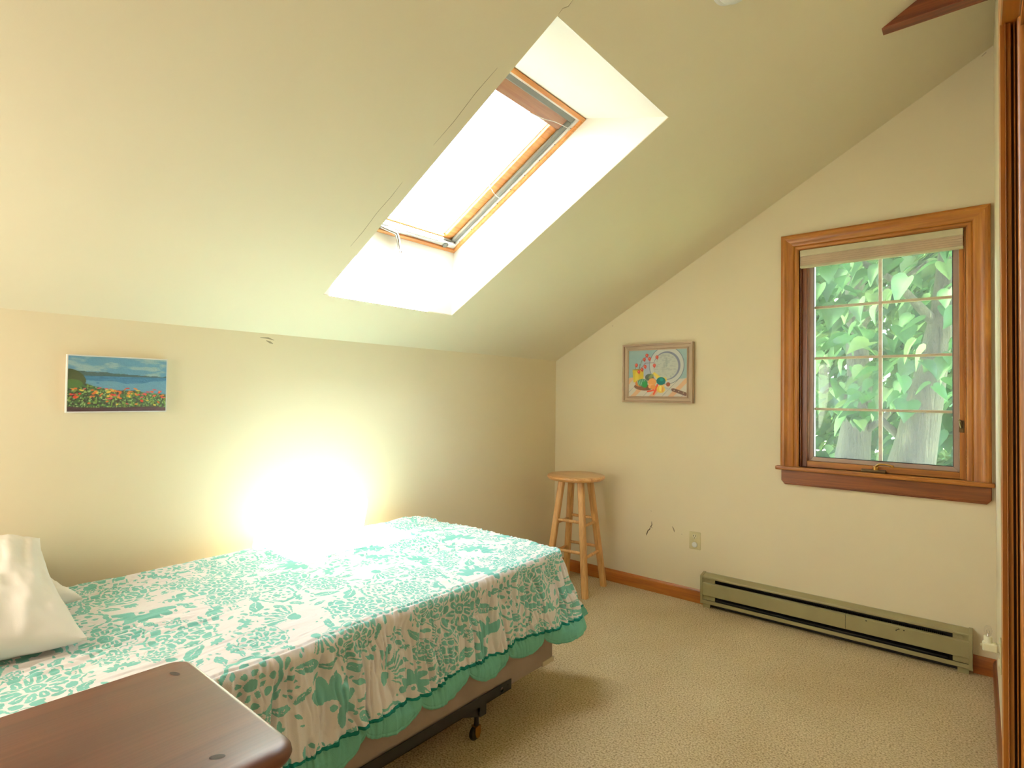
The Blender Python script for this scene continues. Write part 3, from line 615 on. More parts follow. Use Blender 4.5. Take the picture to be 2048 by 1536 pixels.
for (i, j, zr) in ((0,1,.478),(2,3,.478),(1,2,.505),(3,0,.505),(0,1,.262),(2,3,.262),(1,2,.295),(3,0,.295)):
    a, b = legpt(i, zr), legpt(j, zr); m = (a + b) / 2
    MB().tube([a, a.lerp(m,.25), m, b.lerp(m,.25), b], [.0085,.0105,.0115,.0105,.0085], 14).build('rung', M_birch, st, smooth=True)
lg = legpt(0, SH-.075); 

# ------------------------------------------------------------------ nightstand
ZT = .785; NX0, NX1, NY1 = 1.268, 1.778, -3.262; NY0 = -3.82
ns = thing('nightstand', 'dark cherry nightstand with rounded top corners at front left beside the bed', 'nightstand', ((NX0+NX1)/2, (NY0+NY1)/2, 0))
def rrect(x0, x1, y0, y1, r, n=10):
    out = []
    for cx_, cy_, a0 in ((x1-r, y1-r, 0), (x0+r, y1-r, 90), (x0+r, y0+r, 180), (x1-r, y0+r, 270)):
        for k in range(n+1): a = math.radians(a0 + 90*k/n); out.append((cx_+r*math.cos(a), cy_+r*math.sin(a)))
    return out
pr_ = rrect(NX0, NX1, NY0, NY1, .045)
g = MB(); layers = [(0.0,.006),(0.0,.0)]  # bevel rings: (z offset from top, inset)
rings = [(-.030,.010),(-.026,.003),(-.018,0.0),(-.010,.0015),(-.004,.006),(0,.015)]
vs = []; n = len(pr_)
for dz, ins in rings:
    vs += [(x, y, ZT + dz) for x, y in rrect(NX0+ins, NX1-ins, NY0+ins, NY1-ins, .045-ins*.5)]
fs = [tuple(range(n))[::-1], tuple(range((len(rings)-1)*n, len(rings)*n))] + [(k*n+i, k*n+(i+1)%n, (k+1)*n+(i+1)%n, (k+1)*n+i) for k in range(len(rings)-1) for i in range(n)]
g.add(vs, fs); tp = g.build('top', M_chy, ns, smooth=True, angle=50)
for kx, ky, s1, s2, an in ((1.345,-3.315,.014,.006,.3),(1.705,-3.375,.013,.007,.9),(1.305,-3.62,.012,.005,0)):
    g = MB(); g.add([(kx + s1*math.cos(t)*math.cos(an) - s2*math.sin(t)*math.sin(an), ky + s1*math.cos(t)*math.sin(an) + s2*math.sin(t)*math.cos(an), ZT+.0003) for t in [2*math.pi*q/16 for q in range(16)]], [tuple(range(16))]); g.build('wood_knot', M_dark, tp)
ax0, ax1, ay0, ay1 = NX0+.035, NX1-.045, NY0+.035, NY1-.035
g = MB(); g.box((ax0+.03, ay1-.02, ZT-.20), (ax1-.03, ay1-.004, ZT-.03)); g.build('apron', M_chx, ns)
g = MB(); g.box((ax0+.03, ay0+.004, ZT-.20), (ax1-.03, ay0+.02, ZT-.03)); g.build('apron', M_chx, ns)
g = MB(); g.box((ax0+.004, ay0+.03, ZT-.20), (ax0+.02, ay1-.03, ZT-.03)); g.build('apron', M_chy, ns)
g = MB(); g.box((ax1-.02, ay0+.045, ZT-.18), (ax1+.002, ay1-.045, ZT-.05)); dw = g.build('drawer', M_chy, ns, bevel=.003)
g = MB(); g.lathe([(.006,0),(.005,.012),(.015,.018),(.015,.024),(0,.028)], (ax1+.002, (ay0+ay1)/2, ZT-.115), (1,0,0), 20); g.build('knob', M_brass, dw, smooth=True)
g = MB(); g.box((ax1-.02, ay0+.04, ZT-.05), (ax1, ay1-.04, ZT-.03)); g.box((ax1-.02, ay0+.04, ZT-.20), (ax1, ay1-.04, ZT-.18)); g.build('drawer_rail', M_chy, ns)
for lx in (ax0, ax1-.042):
    for ly in (ay0, ay1-.042):
        g = MB(); c0 = (lx+.021, ly+.021); h = .021
        for (za, zb2, ha, hb) in ((ZT-.20, ZT-.03, .021, .021), (0, ZT-.20, .013, .021)):
            vs = [(c0[0]+sx*ha, c0[1]+sy*ha, za) for sx, sy in ((-1,-1),(1,-1),(1,1),(-1,1))] + [(c0[0]+sx*hb, c0[1]+sy*hb, zb2) for sx, sy in ((-1,-1),(1,-1),(1,1),(-1,1))]
            g.add(vs, [(0,3,2,1),(4,5,6,7),(0,1,5,4),(1,2,6,5),(2,3,7,6),(3,0,4,7)])
        g.build('leg', M_chz, ns, bevel=.002)

# ------------------------------------------------------------------ bed frame
BX0, BX1, BY0, BY1 = .135, 1.140, -3.78, -1.605
bf = thing('bed_frame', 'black steel bed frame rails on casters under the twin bed', 'bed frame', (.64, -2.7, 0))
def rail(x, sgn, z0=.146, z1=.188):
    mb = MB(); ys = -1.925; hy = -1.985; hz = (z0+z1)/2 - .002; hr = .0095; t = .003
    xo, xi = x, x - sgn*t
    def plate(yA, yB, hole=False):
        if not hole: mb.box((min(xo,xi), yA, z0), (max(xo,xi), yB, z1)); return
        n = 16; inner = [(hy + hr*math.cos(2*math.pi*k/n), hz + hr*1.15*math.sin(2*math.pi*k/n)) for k in range(n)]
        outer = []
        for a, b in inner:
            da, db = a-hy, b-hz; s = min(((yB-yA)/2)/max(abs(da),1e-9), (z1-hz if db > 0 else hz-z0)/max(abs(db),1e-9)); outer.append((hy+da*s, hz+db*s))
        for xx in (xo, xi): pass
        vs = [(xo,a,b) for a,b in inner]+[(xo,a,b) for a,b in outer]+[(xi,a,b) for a,b in inner]+[(xi,a,b) for a,b in outer]
        fs = []
        for k in range(n):
            m = (k+1)%n; fs += [(k,m,n+m,n+k),(2*n+k,3*n+k,3*n+m,2*n+m),(k,2*n+k,2*n+m,m),(n+k,n+m,3*n+m,3*n+k)]
        mb.add(vs, fs)
        for (ya, za) in ((yA, z0), (yA, z1), (yB, z0), (yB, z1)):  # corner fillers
            sx = 1 if ya > hy else -1; sz = 1 if za > hz else -1
            cand = [o for o in outer if (o[0]-hy)*sx > 0 and (o[1]-hz)*sz > 0]
            p1 = max(cand, key=lambda o: abs(o[0]-hy)+ (10 if abs(abs(o[0]-ya))<1e-6 else 0)); p2 = max(cand, key=lambda o: abs(o[1]-hz)+(10 if abs(o[1]-za)<1e-6 else 0))
            if p1 != p2: mb.add([(xo,p1[0],p1[1]),(xo,ya,za),(xo,p2[0],p2[1]),(xi,p1[0],p1[1]),(xi,ya,za),(xi,p2[0],p2[1])], [(0,1,2),(5,4,3),(0,3,4,1),(1,4,5,2),(2,5,3,0)])
    plate(-3.74, hy-.021); plate(hy-.021, hy+.021, True); plate(hy+.021, ys)
    mb.box((min(x, x-sgn*.036), -3.74, z0), (max(x, x-sgn*.036), ys-.003, z0+.003))
    return mb.build('side_rail', M_black, bf)
rail(1.150, 1); rail(.127, -1)
g = MB(); g.lathe([(.0035,0),(.0035,.003)], (1.150, -1.948, .170), (1,0,0), 10); g.build('rivet', M_black, bf)
for yc in (-2.10, -3.35):
    g = MB(); g.box((.13, yc-.020, .128), (1.147, yc+.016, .146)); g.box((.13, yc-.020, .110), (1.147, yc-.016, .146)); g.build('cross_arm', M_black, bf)
    g = MB(); g.prism([(0,0),(-.07,0),(-.16,-.0),(-.03,-.05),(0,-.05)], (1.138, yc+.03, .146), (0,1,0), (0,0,1), (-1,0,0), .004); g.build('gusset', M_black, bf)
    for xc_ in (1.112, .175):
        g = MB(); g.tube([(xc_,yc,.130),(xc_,yc,.112),(xc_,yc,.080),(xc_,yc,.055)], [.017,.013,.0095,.011], 14); lg_ = g.build('leg', M_black, bf, smooth=True)
        g = MB(); g.lathe([(.013,-.010),(.024,-.009),(.0265,-.004),(.0265,.004),(.024,.009),(.013,.010)], (xc_, yc-.012, .0265), (1,.15,0), 28); g.build('caster_wheel', M_rubber, lg_, smooth=True)
        g = MB(); g.prism([(-.016,.052),(.016,.052),(.017,.030),(.010,.010),(-.002,.006),(-.010,.014),(-.016,.030)], (xc_+.0125, yc-.004, 0), (0,1,0), (0,0,1), (1,0,0), .002); g.build('caster_horn', M_brass, lg_, bevel=.0008)
        g = MB(); g.box((xc_-.012, yc-.018, .052), (xc_+.014, yc+.012, .055)); g.build('caster_plate', M_brass, lg_)

# ------------------------------------------------------------------ box spring, mattress
bs = thing('box_spring', 'taupe fabric box spring on the black bed frame', 'box spring', (.64, -2.7, .19))
MB().box((BX0, BY0, .1495), (BX1, BY1, .362)).build('cover', M_boxs, bs, bevel=.012, seg=3)
g = MB(); g.box((BX1-.10, BY1-.085, .1485), (BX1+.0035, BY1+.0035, .172)); g.build('corner_guard', M_paper, bs, bevel=.002)
g = MB(); g.tube([(BX1+.001,BY0+.01,.357),(BX1+.001,BY1-.01,.357),(BX1-.01,BY1+.001,.357),(BX0+.01,BY1+.001,.357)], .004, 8); g.build('piping', M_matt, bs, smooth=True)
ma = thing('mattress', 'twin mattress hidden under the teal quilt on the box spring', 'mattress', (.64, -2.7, .362))
MB().box((BX0+.005, BY0, .3625), (BX1-.01, BY1, .640)).build('ticking', M_matt, ma, bevel=.04, seg=4)

# ------------------------------------------------------------------ quilt
# printed pattern rasterised into a lookup canvas (metres: s 0..2.2, t 0..3.0)
RES = .0025; CW, CH = int(2.1/RES), int(2.9/RES); ink = np.zeros((CH, CW), np.float32)
def stamp(cx, cy, R, fn):
    n = int(R/RES)+2; i0, j0 = int(cy/RES), int(cx/RES); a, b = max(i0-n,0), min(i0+n,CH); c_, d = max(j0-n,0), min(j0+n,CW)
    if a >= b or c_ >= d: return
    YY, XX = np.mgrid[a:b, c_:d]; x = (XX*RES-cx)/R; y = (YY*RES-cy)/R; r = np.hypot(x,y); th = np.arctan2(y,x)
    m, val = fn(x, y, r, th); sub = ink[a:b, c_:d]; sub[m] = val[m]
def f_mandala(k, rot):
    def f(x, y, r, th):
        th = th + rot; v = np.zeros_like(r); v[r < .20] = 1; v[(r < .10) & (r > .07)] = 0
        p = np.abs(((th*k/(2*math.pi)) % 1) - .5)*2
        v[((r-.44)/.20)**2 + (p/.82)**2 < 1] = 1; v[((r-.46)/.10)**2 + (p/.16)**2 < 1] = 0
        p2 = np.abs(((th*k/(2*math.pi)+.5) % 1) - .5)*2; v[((r-.74)/.11)**2 + (p2/.75)**2 < 1] = 1
        R0 = .93 + .045*np.cos(th*k); v[(r < R0) & (r > R0-.055)] = 1
        return r < R0 + .05, v
    return f
def f_scal(k, rot):
    def f(x, y, r, th):
        th = th + rot; v = np.zeros_like(r); R0 = .86 + .07*np.abs(np.cos(th*k/2)); v[(r < R0) & (r > R0-.12)] = 1
        p = np.abs(((th*k/(2*math.pi)) % 1) - .5)*2; v[((r-.58)/.09)**2 + (p/.5)**2 < 1] = 1
        v[(r < .40) & (np.cos(th*k) > -.1) & (r > .24)] = 1; v[r < .17] = 1
        return r < R0 + .05, v
    return f
def f_fan(a0):
    def f(x, y, r, th):
        d = np.angle(np.exp(1j*(th-a0))); v = np.zeros_like(r); ins = (np.abs(d) < 1.15)
        v[ins & (r > .25) & (r < .92 - .06*np.abs(np.cos(d*9))) & (np.cos(d*22) > -.15)] = 1; v[r < .2] = 1
        return (ins & (r < .96)) | (r < .24), v
    return f
def f_leaf(a0, rib=True):
    def f(x, y, r, th):
        ca, sa = math.cos(a0), math.sin(a0); u = x*ca+y*sa; w = -x*sa+y*ca; hw = .42*np.clip(1-u*u,0,1)**.75*(1+.25*u)
        v = np.zeros_like(r); v[np.abs(w) < hw] = 1
        if rib: v[(np.abs(w) < .035) & (u < .5)] = 0; v[(np.abs(np.sin(u*14+np.abs(w)*6)) < .18) & (np.abs(w) > .05) & (np.abs(w) < hw*.8)] = 0
        return np.abs(w) < hw + .10, v
    return f
def f_spray(a0, n):
    def f(x, y, r, th):
        v = np.zeros_like(r); m = np.zeros(r.shape, bool)
        for k in range(n):
            a = a0 + (k-(n-1)/2)*.55; cx_, cy_ = .55*math.cos(a), .55*math.sin(a); dx, dy = x-cx_, y-cy_; u = dx*math.cos(a)+dy*math.sin(a); w = -dx*math.sin(a)+dy*math.cos(a)
            e_ = (u/.36)**2 + (w/.15)**2; v[e_ < 1] = 1; m |= e_ < 1.35
        v[(r < .22)] = 0; m |= r < .12; v[r < .1] = 1
        return m, v
    return f
placed = []
PA = np.zeros((60000, 3)); NP_ = 0
def ok(x, y, R): return not NP_ or bool(((PA[:NP_,0]-x)**2 + (PA[:NP_,1]-y)**2 > (PA[:NP_,2]+R)**2*.72).all())
for R, tries in ((.098, 260), (.070, 900), (.046, 3000), (.028, 8000), (.016, 20000), (.008, 26000)):
    for _ in range(tries):
        x, y = random.uniform(0, 2.1), random.uniform(0, 2.9)
        if not ok(x, y, R): continue
        PA[NP_] = (x, y, R); NP_ += 1; q = random.random(); a0 = random.uniform(0, 6.28)
        if R > .065: fn = f_mandala(random.choice((8,10,12)), a0) if q < .4 else f_scal(random.choice((8,10)), a0) if q < .65 else f_fan(a0) if q < .8 else f_spray(a0, 7)
        elif R > .04: fn = f_mandala(8, a0) if q < .25 else f_spray(a0, 6) if q < .55 else f_fan(a0) if q < .75 else f_leaf(a0)
        elif R > .025: fn = f_leaf(a0) if q < .45 else f_spray(a0, 5) if q < .75 else f_mandala(6, a0)
        elif R > .012: fn = f_leaf(a0, False) if q < .8 else f_spray(a0, 5)
        else: fn = f_leaf(a0, False)
        stamp(x, y, R*1.04, fn)
def sample(s, t):
    fx = np.clip(s/RES, 0, CW-2); fy = np.clip(t/RES, 0, CH-2); i = fx.astype(int); j = fy.astype(int); a = fx-i; b = fy-j
    return (ink[j,i]*(1-a)+ink[j,i+1]*a)*(1-b) + (ink[j+1,i]*(1-a)+ink[j+1,i+1]*a)*b
def cr_top(x, y): return vnoise(x*46 + 2.2*vnoise(x*6, y*5, 29), y*7, 23), vnoise(x*95, y*17, 24), vnoise(x*70, y*12, 27)
ZQ = .672
def grid_mesh(name, Pts, col, mat, parent):
    m, n = Pts.shape[:2]; me = bpy.data.meshes.new(name); me.vertices.add(m*n); me.vertices.foreach_set('co', Pts.reshape(-1).astype(np.float32))
    I = np.arange(m*n).reshape(m, n); q = np.stack([I[:-1,:-1], I[:-1,1:], I[1:,1:], I[1:,:-1]], -1).reshape(-1, 4)
    me.loops.add(q.size); me.loops.foreach_set('vertex_index', q.reshape(-1).astype(np.int32)); me.polygons.add(len(q))
    me.polygons.foreach_set('loop_start', np.arange(0, q.size, 4, dtype=np.int32)); me.polygons.foreach_set('use_smooth', np.ones(len(q), bool)); me.update(calc_edges=True)
    if col is not None:
        a = me.attributes.new('ink', 'FLOAT', 'POINT'); a.data.foreach_set('value', col.reshape(-1).astype(np.float32))
    o = bpy.data.objects.new(name, me); COL.objects.link(o); me.materials.append(mat)
    if parent: o.parent = parent; o.matrix_parent_inverse = parent.matrix_basis.inverted()
    return o
qt = thing('quilt', 'crinkled quilt with teal floral print and scalloped teal border on the bed', 'quilt', (.64, -2.7, ZQ))
# core rectangle; skirt leaves it and rounds over the mattress edge
CX0, CX1, CY1 = .115, 1.135, -1.630; CY0 = -3.80
def skew(y): return np.clip((-1.9 - y) / 1.7, 0, 1) * .040      # quilt bulges towards the head
def top_h(x, y):
    h = .010*vnoise(x*5+3, y*3, 21) + .0045*(vnoise(x*24, y*5, 22)-.5)
    w1_ = vnoise(x*46 + 2.2*vnoise(x*6, y*5, 29), y*7, 23); w2_ = vnoise(x*95, y*17, 24)
    q = np.clip((vnoise(x*4+9, y*2.5, 53)-.25)*2, .25, 1)
    h += (-.0095*np.clip(1-np.abs(w1_-.5)*6, 0, 1) + .0055*w2_ - .0065*np.clip(1-np.abs(vnoise(x*70, y*12, 27)-.5)*7, 0, 1))*q
    crown = .014*(1-((x-.63)/.55)**2)
    return h + crown
nx_, ny_ = 380, 720
xs_ = np.linspace(CX0, CX1, nx_); ys_ = np.linspace(CY0, CY1, ny_); XX, YY = np.meshgrid(xs_, ys_)
fade = np.clip(np.minimum((CX1-XX)/.05, (CY1-YY)/.05), 0, 1)
XS = XX + skew(YY)*(XX-CX0)/(CX1-CX0)
ZZ = ZQ + top_h(XX, YY)
grid_mesh('top_panel', np.stack([XS, YY, ZZ], -1), sample(XX + .25 + .018*(vnoise(XX*60, YY*11, 61)-.5) + .006*(vnoise(XX*130, YY*40, 62)-.5), YY + 4.2 + .010*(vnoise(XX*40, YY*14, 63)-.5)), M_quilt, qt)
# skirt columns along the perimeter
pc = []  # (base x, base y, nx, ny, s, t_corner_weight)
step = .0025
for y in np.arange(CY0, CY1, step): pc.append((CX1, y, 1, 0, y, 0))
na = 60
for k in range(na+1):
    a = math.pi/2*k/na; pc.append((CX1, CY1, math.cos(a), math.sin(a), CY1 + .0022*k, 1))
for x in np.arange(CX1, CX0, -step): pc.append((x, CY1, 0, 1, CY1 + .0022*na + (CX1-x), 0))
pc = np.array(pc); bx, by, nxv, nyv, sp = [pc[:, i][:, None] for i in range(5)]
smid = CY1 + .0011*na; cw = np.exp(-((sp-smid)/.16)**2)
def prof(d):
    # flat .012, quarter round r=.045, then hang
    r = .030; f0 = .024; q = r*math.pi/2; a = np.clip((d-f0)/r, 0, math.pi/2); out = np.minimum(d, f0) + r*np.sin(a); z = -r*(1-np.cos(a)); rest = np.clip(d-f0-q, 0, None); return out, z, rest
def skirt_pts(d, extra=0.0, damp=1.0):
    out, z, rest = prof(d); side = (nxv > .5)*1.0
    flare = .13 + .10*(1-side) + .26*cw; hang = rest*np.sqrt(1-np.minimum(flare*.9,.6)**2)
    amp = np.clip(rest/.05, 0, 1)
    puck = np.clip((d-.015)/.02, 0, 1)*np.clip(1-rest/.09, 0, 1)
    w = .020*(vnoise(sp*9+5, d*1.5, 31)-.5)*np.clip(rest/.15,0,1) + .012*(vnoise(sp*26 + 1.2*vnoise(sp*5, d*9, 39), d*3.2, 32)-.5) - .020*np.clip(1-np.abs(vnoise(sp*30 + .8*vnoise(sp*9,d*14,38), d*4.0, 33)-.5)*6, 0, 1) - .012*np.clip(1-np.abs(vnoise(sp*52 + .9*vnoise(sp*16,d*20,58), d*8, 59)-.5)*5, 0, 1) + .006*(vnoise(sp*90, d*16, 34)-.5)
    w = w*amp*damp + puck*.010*(vnoise(sp*95, d*14, 35)-.5)
    groove = -.0060*np.exp(-((d-.034)/.0035)**2) + .003*np.exp(-((d-.046)/.006)**2)
    z0 = ZQ + top_h(bx, by)
    sk = skew(by)*side
    o = out + rest*flare + w + extra
    X = bx + sk + nxv*o; Y = by + nyv*o + nyv*groove; Z = z0 + z - hang + groove - .012*cw*np.clip(rest/.2,0,1) + np.clip(1-rest/.02,0,1)*w*.6
    return X, Y, Z
DH = .345; nr = 118
dv = np.linspace(0, 1, nr)[None, :]
hem = DH + .006*np.sin(sp*17) + .010*(vnoise(sp*3, sp*0, 36)-.5)
D = dv*hem
X, Y, Z = skirt_pts(D)
side = nxv > .5
S_ = np.where(side, CX1 + D, np.where(nyv > .999, bx + 0*D, CX1 + D*nxv)); T_ = np.where(side, by + 0*D, CY1 + D*nyv)
grid_mesh('skirt_panel', np.stack([X, Y, Z], -1), sample(S_ + .25 + .006*(vnoise(sp*60, D*25, 64)-.5), T_ + 4.2 + .016*(vnoise(sp*42, D*8, 65)-.5)), M_quilt, qt)
# scalloped border
ph = np.abs(np.sin(math.pi*(sp + 1.80)/.235)); sc = .024 + .050*np.power(ph, .6)
nb = 26; dv = np.linspace(0, 1, nb)[None, :]; D = hem + dv*sc
X, Y, Z = skirt_pts(D, 0.0, 1 - .72*np.clip((D-hem)/.03, 0, 1)**.7); edge = (1-dv)*sc; st_ = -.0022*np.exp(-((edge-.012)/.0018)**2) - .002*np.exp(-(edge/.002)**2); puf = .002*(vnoise(sp*150, D*0, 41)-.5)*(edge < .012)
ring_ = .003*np.sin(dv*math.pi)
grid_mesh('scalloped_border', np.stack([X + nxv*(st_+puf+ring_-.001), Y + nyv*(st_+puf+ring_-.001), Z], -1), None, M_teal, qt)
# wavy dark binding between them
dv = np.linspace(-1, 1, 7)[None, :]; hw_ = .0042 + .003*(vnoise(sp*120, sp*0+2, 43)); D = hem + dv*hw_ + .003*(vnoise(sp*70, sp*0+7, 44)-.5)
X, Y, Z = skirt_pts(D); bu = .0035*np.sqrt(np.clip(1-dv*dv, 0, 1)) + .0008
grid_mesh('binding', np.stack([X + nxv*bu, Y + nyv*bu, Z], -1), None, M_tealb, qt)

# ------------------------------------------------------------------ pillows
def pillow(name, label, cx, cy, cz, lx, ly, lz, rx, ry, rz, seed, cat='pillow'):
    n, m = 90, 60; U_, V_ = np.meshgrid(np.linspace(-1,1,n), np.linspace(-1,1,m)); 
    e_ = (1-np.abs(U_)**3.2)*(1-np.abs(V_)**3.2); T = np.power(np.clip(e_,0,1), .55)
    wr = .030*(vnoise(U_*3+9, V_*2.2, seed)-.5) + .020*(vnoise(U_*2+V_*5+4, V_*7, seed+1)-.5) + .007*(vnoise(U_*9, V_*18, seed+2)-.5)
    pin = 1 - .07*(1-np.abs(V_)**2)*np.abs(U_)**3; pin2 = 1 - .09*(1-np.abs(U_)**2)*np.abs(V_)**3
    R_ = Matrix.Translation((cx,cy,cz)) @ Matrix.Rotation(rz,4,'Z') @ Matrix.Rotation(ry,4,'Y') @ Matrix.Rotation(rx,4,'X'); A = np.array(R_)
    parts = []; o = thing(name, label, cat, (cx, cy, cz))
    for sgn in (1, -1):
        Zp = sgn*(lz/2*T + .004) + wr*T**.5*(1 if sgn > 0 else .3)
        Pt = np.stack([U_*lx/2*pin, V_*ly/2*pin2, Zp, np.ones_like(Zp)], -1) @ A.T
        Pt = Pt[..., :3]; parts.append(Pt)
    m_, n_ = V_.shape; vs = np.concatenate([parts[0].reshape(-1,3), parts[1].reshape(-1,3)]); I = np.arange(m_*n_).reshape(m_, n_)
    q = np.stack([I[:-1,:-1], I[:-1,1:], I[1:,1:], I[1:,:-1]], -1).reshape(-1,4); fs = [tuple(a) for a in q] + [tuple((a+m_*n_)[::-1]) for a in q]
    rim_ = list(I[0]) + list(I[1:,-1]) + list(I[-1,-2::-1]) + list(I[-2:0:-1,0]); k = len(rim_); fs += [(rim_[i], rim_[i]+m_*n_, rim_[(i+1)%k]+m_*n_, rim_[(i+1)%k]) for i in range(k)]
    me = bpy.data.meshes.new('pillowcase'); me.from_pydata([tuple(a) for a in vs], [], fs); me.update(); link('pillowcase', me, M_pillow, o, smooth=True, angle=60)
    return o
pillow('pillow', 'large white pillow at the left edge, in front on the quilt', .455, -3.605, .820, .74, .54, .17, math.radians(-6), math.radians(11), math.radians(-2), 51)
pillow('pillow', 'white pillow mostly hidden behind the larger one against the left wall', .255, -3.555, .765, .53, .50, .12, math.radians(-3), math.radians(3), math.radians(4), 61)

# ------------------------------------------------------------------ outdoors
tag(MB().box((-30, .6, -2.75), (30, 60, -2.6)).build('ground', plain('lawn', srgb(78, 88, 56), .95, 0, .1, .2)), kind='structure')
def leafmat(name, c, c2):
    m, nt, b = newmat(name); nt.nodes.remove(b); out = nt.nodes['Material Output']
    oi = nt.nodes.new('ShaderNodeObjectInfo'); mp = coords(nt); n = noise(nt, mp, 3.5, 3); ad = nt.nodes.new('ShaderNodeMath'); ad.operation = 'MULTIPLY_ADD'; ad.inputs[1].default_value = .45
    nt.links.new(oi.outputs['Random'], ad.inputs[0]); nt.links.new(n.outputs['Fac'], ad.inputs[2]); r = ramp(nt, ad.outputs[0], [(.35, c), (.85, c2)])
    d = nt.nodes.new('ShaderNodeBsdfDiffuse'); t = nt.nodes.new('ShaderNodeBsdfTranslucent'); gl = nt.nodes.new('ShaderNodeBsdfGlossy'); gl.inputs['Roughness'].default_value = .45; gl.inputs[0].default_value = (.6,.7,.6,1)
    nt.links.new(r.outputs[0], d.inputs[0]); 
    hs = nt.nodes.new('ShaderNodeHueSaturation'); hs.inputs['Hue'].default_value = .485; hs.inputs['Value'].default_value = 1.0; hs.inputs['Saturation'].default_value = .9; nt.links.new(r.outputs[0], hs.inputs['Color']); nt.links.new(hs.outputs[0], t.inputs[0])
    a = nt.nodes.new('ShaderNodeMixShader'); a.inputs[0].default_value = .45; nt.links.new(d.outputs[0], a.inputs[1]); nt.links.new(t.outputs[0], a.inputs[2])
    b2 = nt.nodes.new('ShaderNodeMixShader'); b2.inputs[0].default_value = .06; nt.links.new(a.outputs[0], b2.inputs[1]); nt.links.new(gl.outputs[0], b2.inputs[2]); nt.links.new(b2.outputs[0], out.inputs[0]); return m
M_leaf = leafmat('green_leaf', srgb(25, 56, 35), srgb(52, 88, 50)); M_leaf2 = leafmat('yellow_green_leaf', srgb(58, 82, 46), srgb(92, 114, 66))
M_sunblock = plain('dark_sunblock_leaf', srgb(46, 66, 42), .7, 0, .2, .1)  # dark opaque leaf for the added layer that blocks the sun
def barkmat():
    m, nt, b = newmat('grey_bark'); mp = coords(nt, (26, 26, 4)); n = noise(nt, mp, 1.0, 5, .7, .8)
    r = ramp(nt, n.outputs['Fac'], [(.3, srgb(30, 27, 24)), (.55, srgb(62, 57, 49)), (.75, srgb(86, 80, 70))]); nt.links.new(r.outputs[0], b.inputs['Base Color']); b.inputs['Roughness'].default_value = .95
    bump(nt, b, n.outputs['Fac'], 1.0, .05); return m
M_bark = barkmat()
def leaf_verts():
    out = [(0,0),(.16,-.10),(.34,-.06),(.46,.12),(.44,.34),(.32,.58),(.16,.80),(0,1.06)]
    left = [(-x, y) for x, y in out[1:-1]][::-1]; return out + left
LO = leaf_verts()
def leaf_geo(size, curl=.18):
    # folded heart: midrib low, tips drooping
    vs = [(0, .30*size, -.02*size)] + [(x*size, y*size, (abs(x)*.35 - curl*max(y,0)**2)*size) for x, y in LO]; n = len(LO)
    return vs, [(0, 1+i, 1+(i+1)%n) for i in range(n)]
leafme = []
for k in range(3):
    for mt in (M_leaf, M_leaf2):
        v, f = leaf_geo(1.0, .12 + .12*k); me = bpy.data.meshes.new('leaf'); me.from_pydata(v, [], f); me.polygons.foreach_set('use_smooth', [True]*len(f)); me.materials.append(mt); leafme.append(me)
def leafmatrix(p, size, rnd):
    yaw = rnd.uniform(0, 2*math.pi) if rnd.random() < .35 else rnd.gauss(-math.pi/2 - math.pi/2*0, .9) + math.pi
    # tip direction droops, blade normal faces mostly up with lean to the house
    pitch = rnd.uniform(-1.0, -.15); roll = rnd.uniform(-.55, .55)
    return Matrix.Translation(p) @ Matrix.Rotation(yaw, 4, 'Z') @ Matrix.Rotation(pitch, 4, 'X') @ Matrix.Rotation(roll, 4, 'Y') @ Matrix.Scale(size, 4)
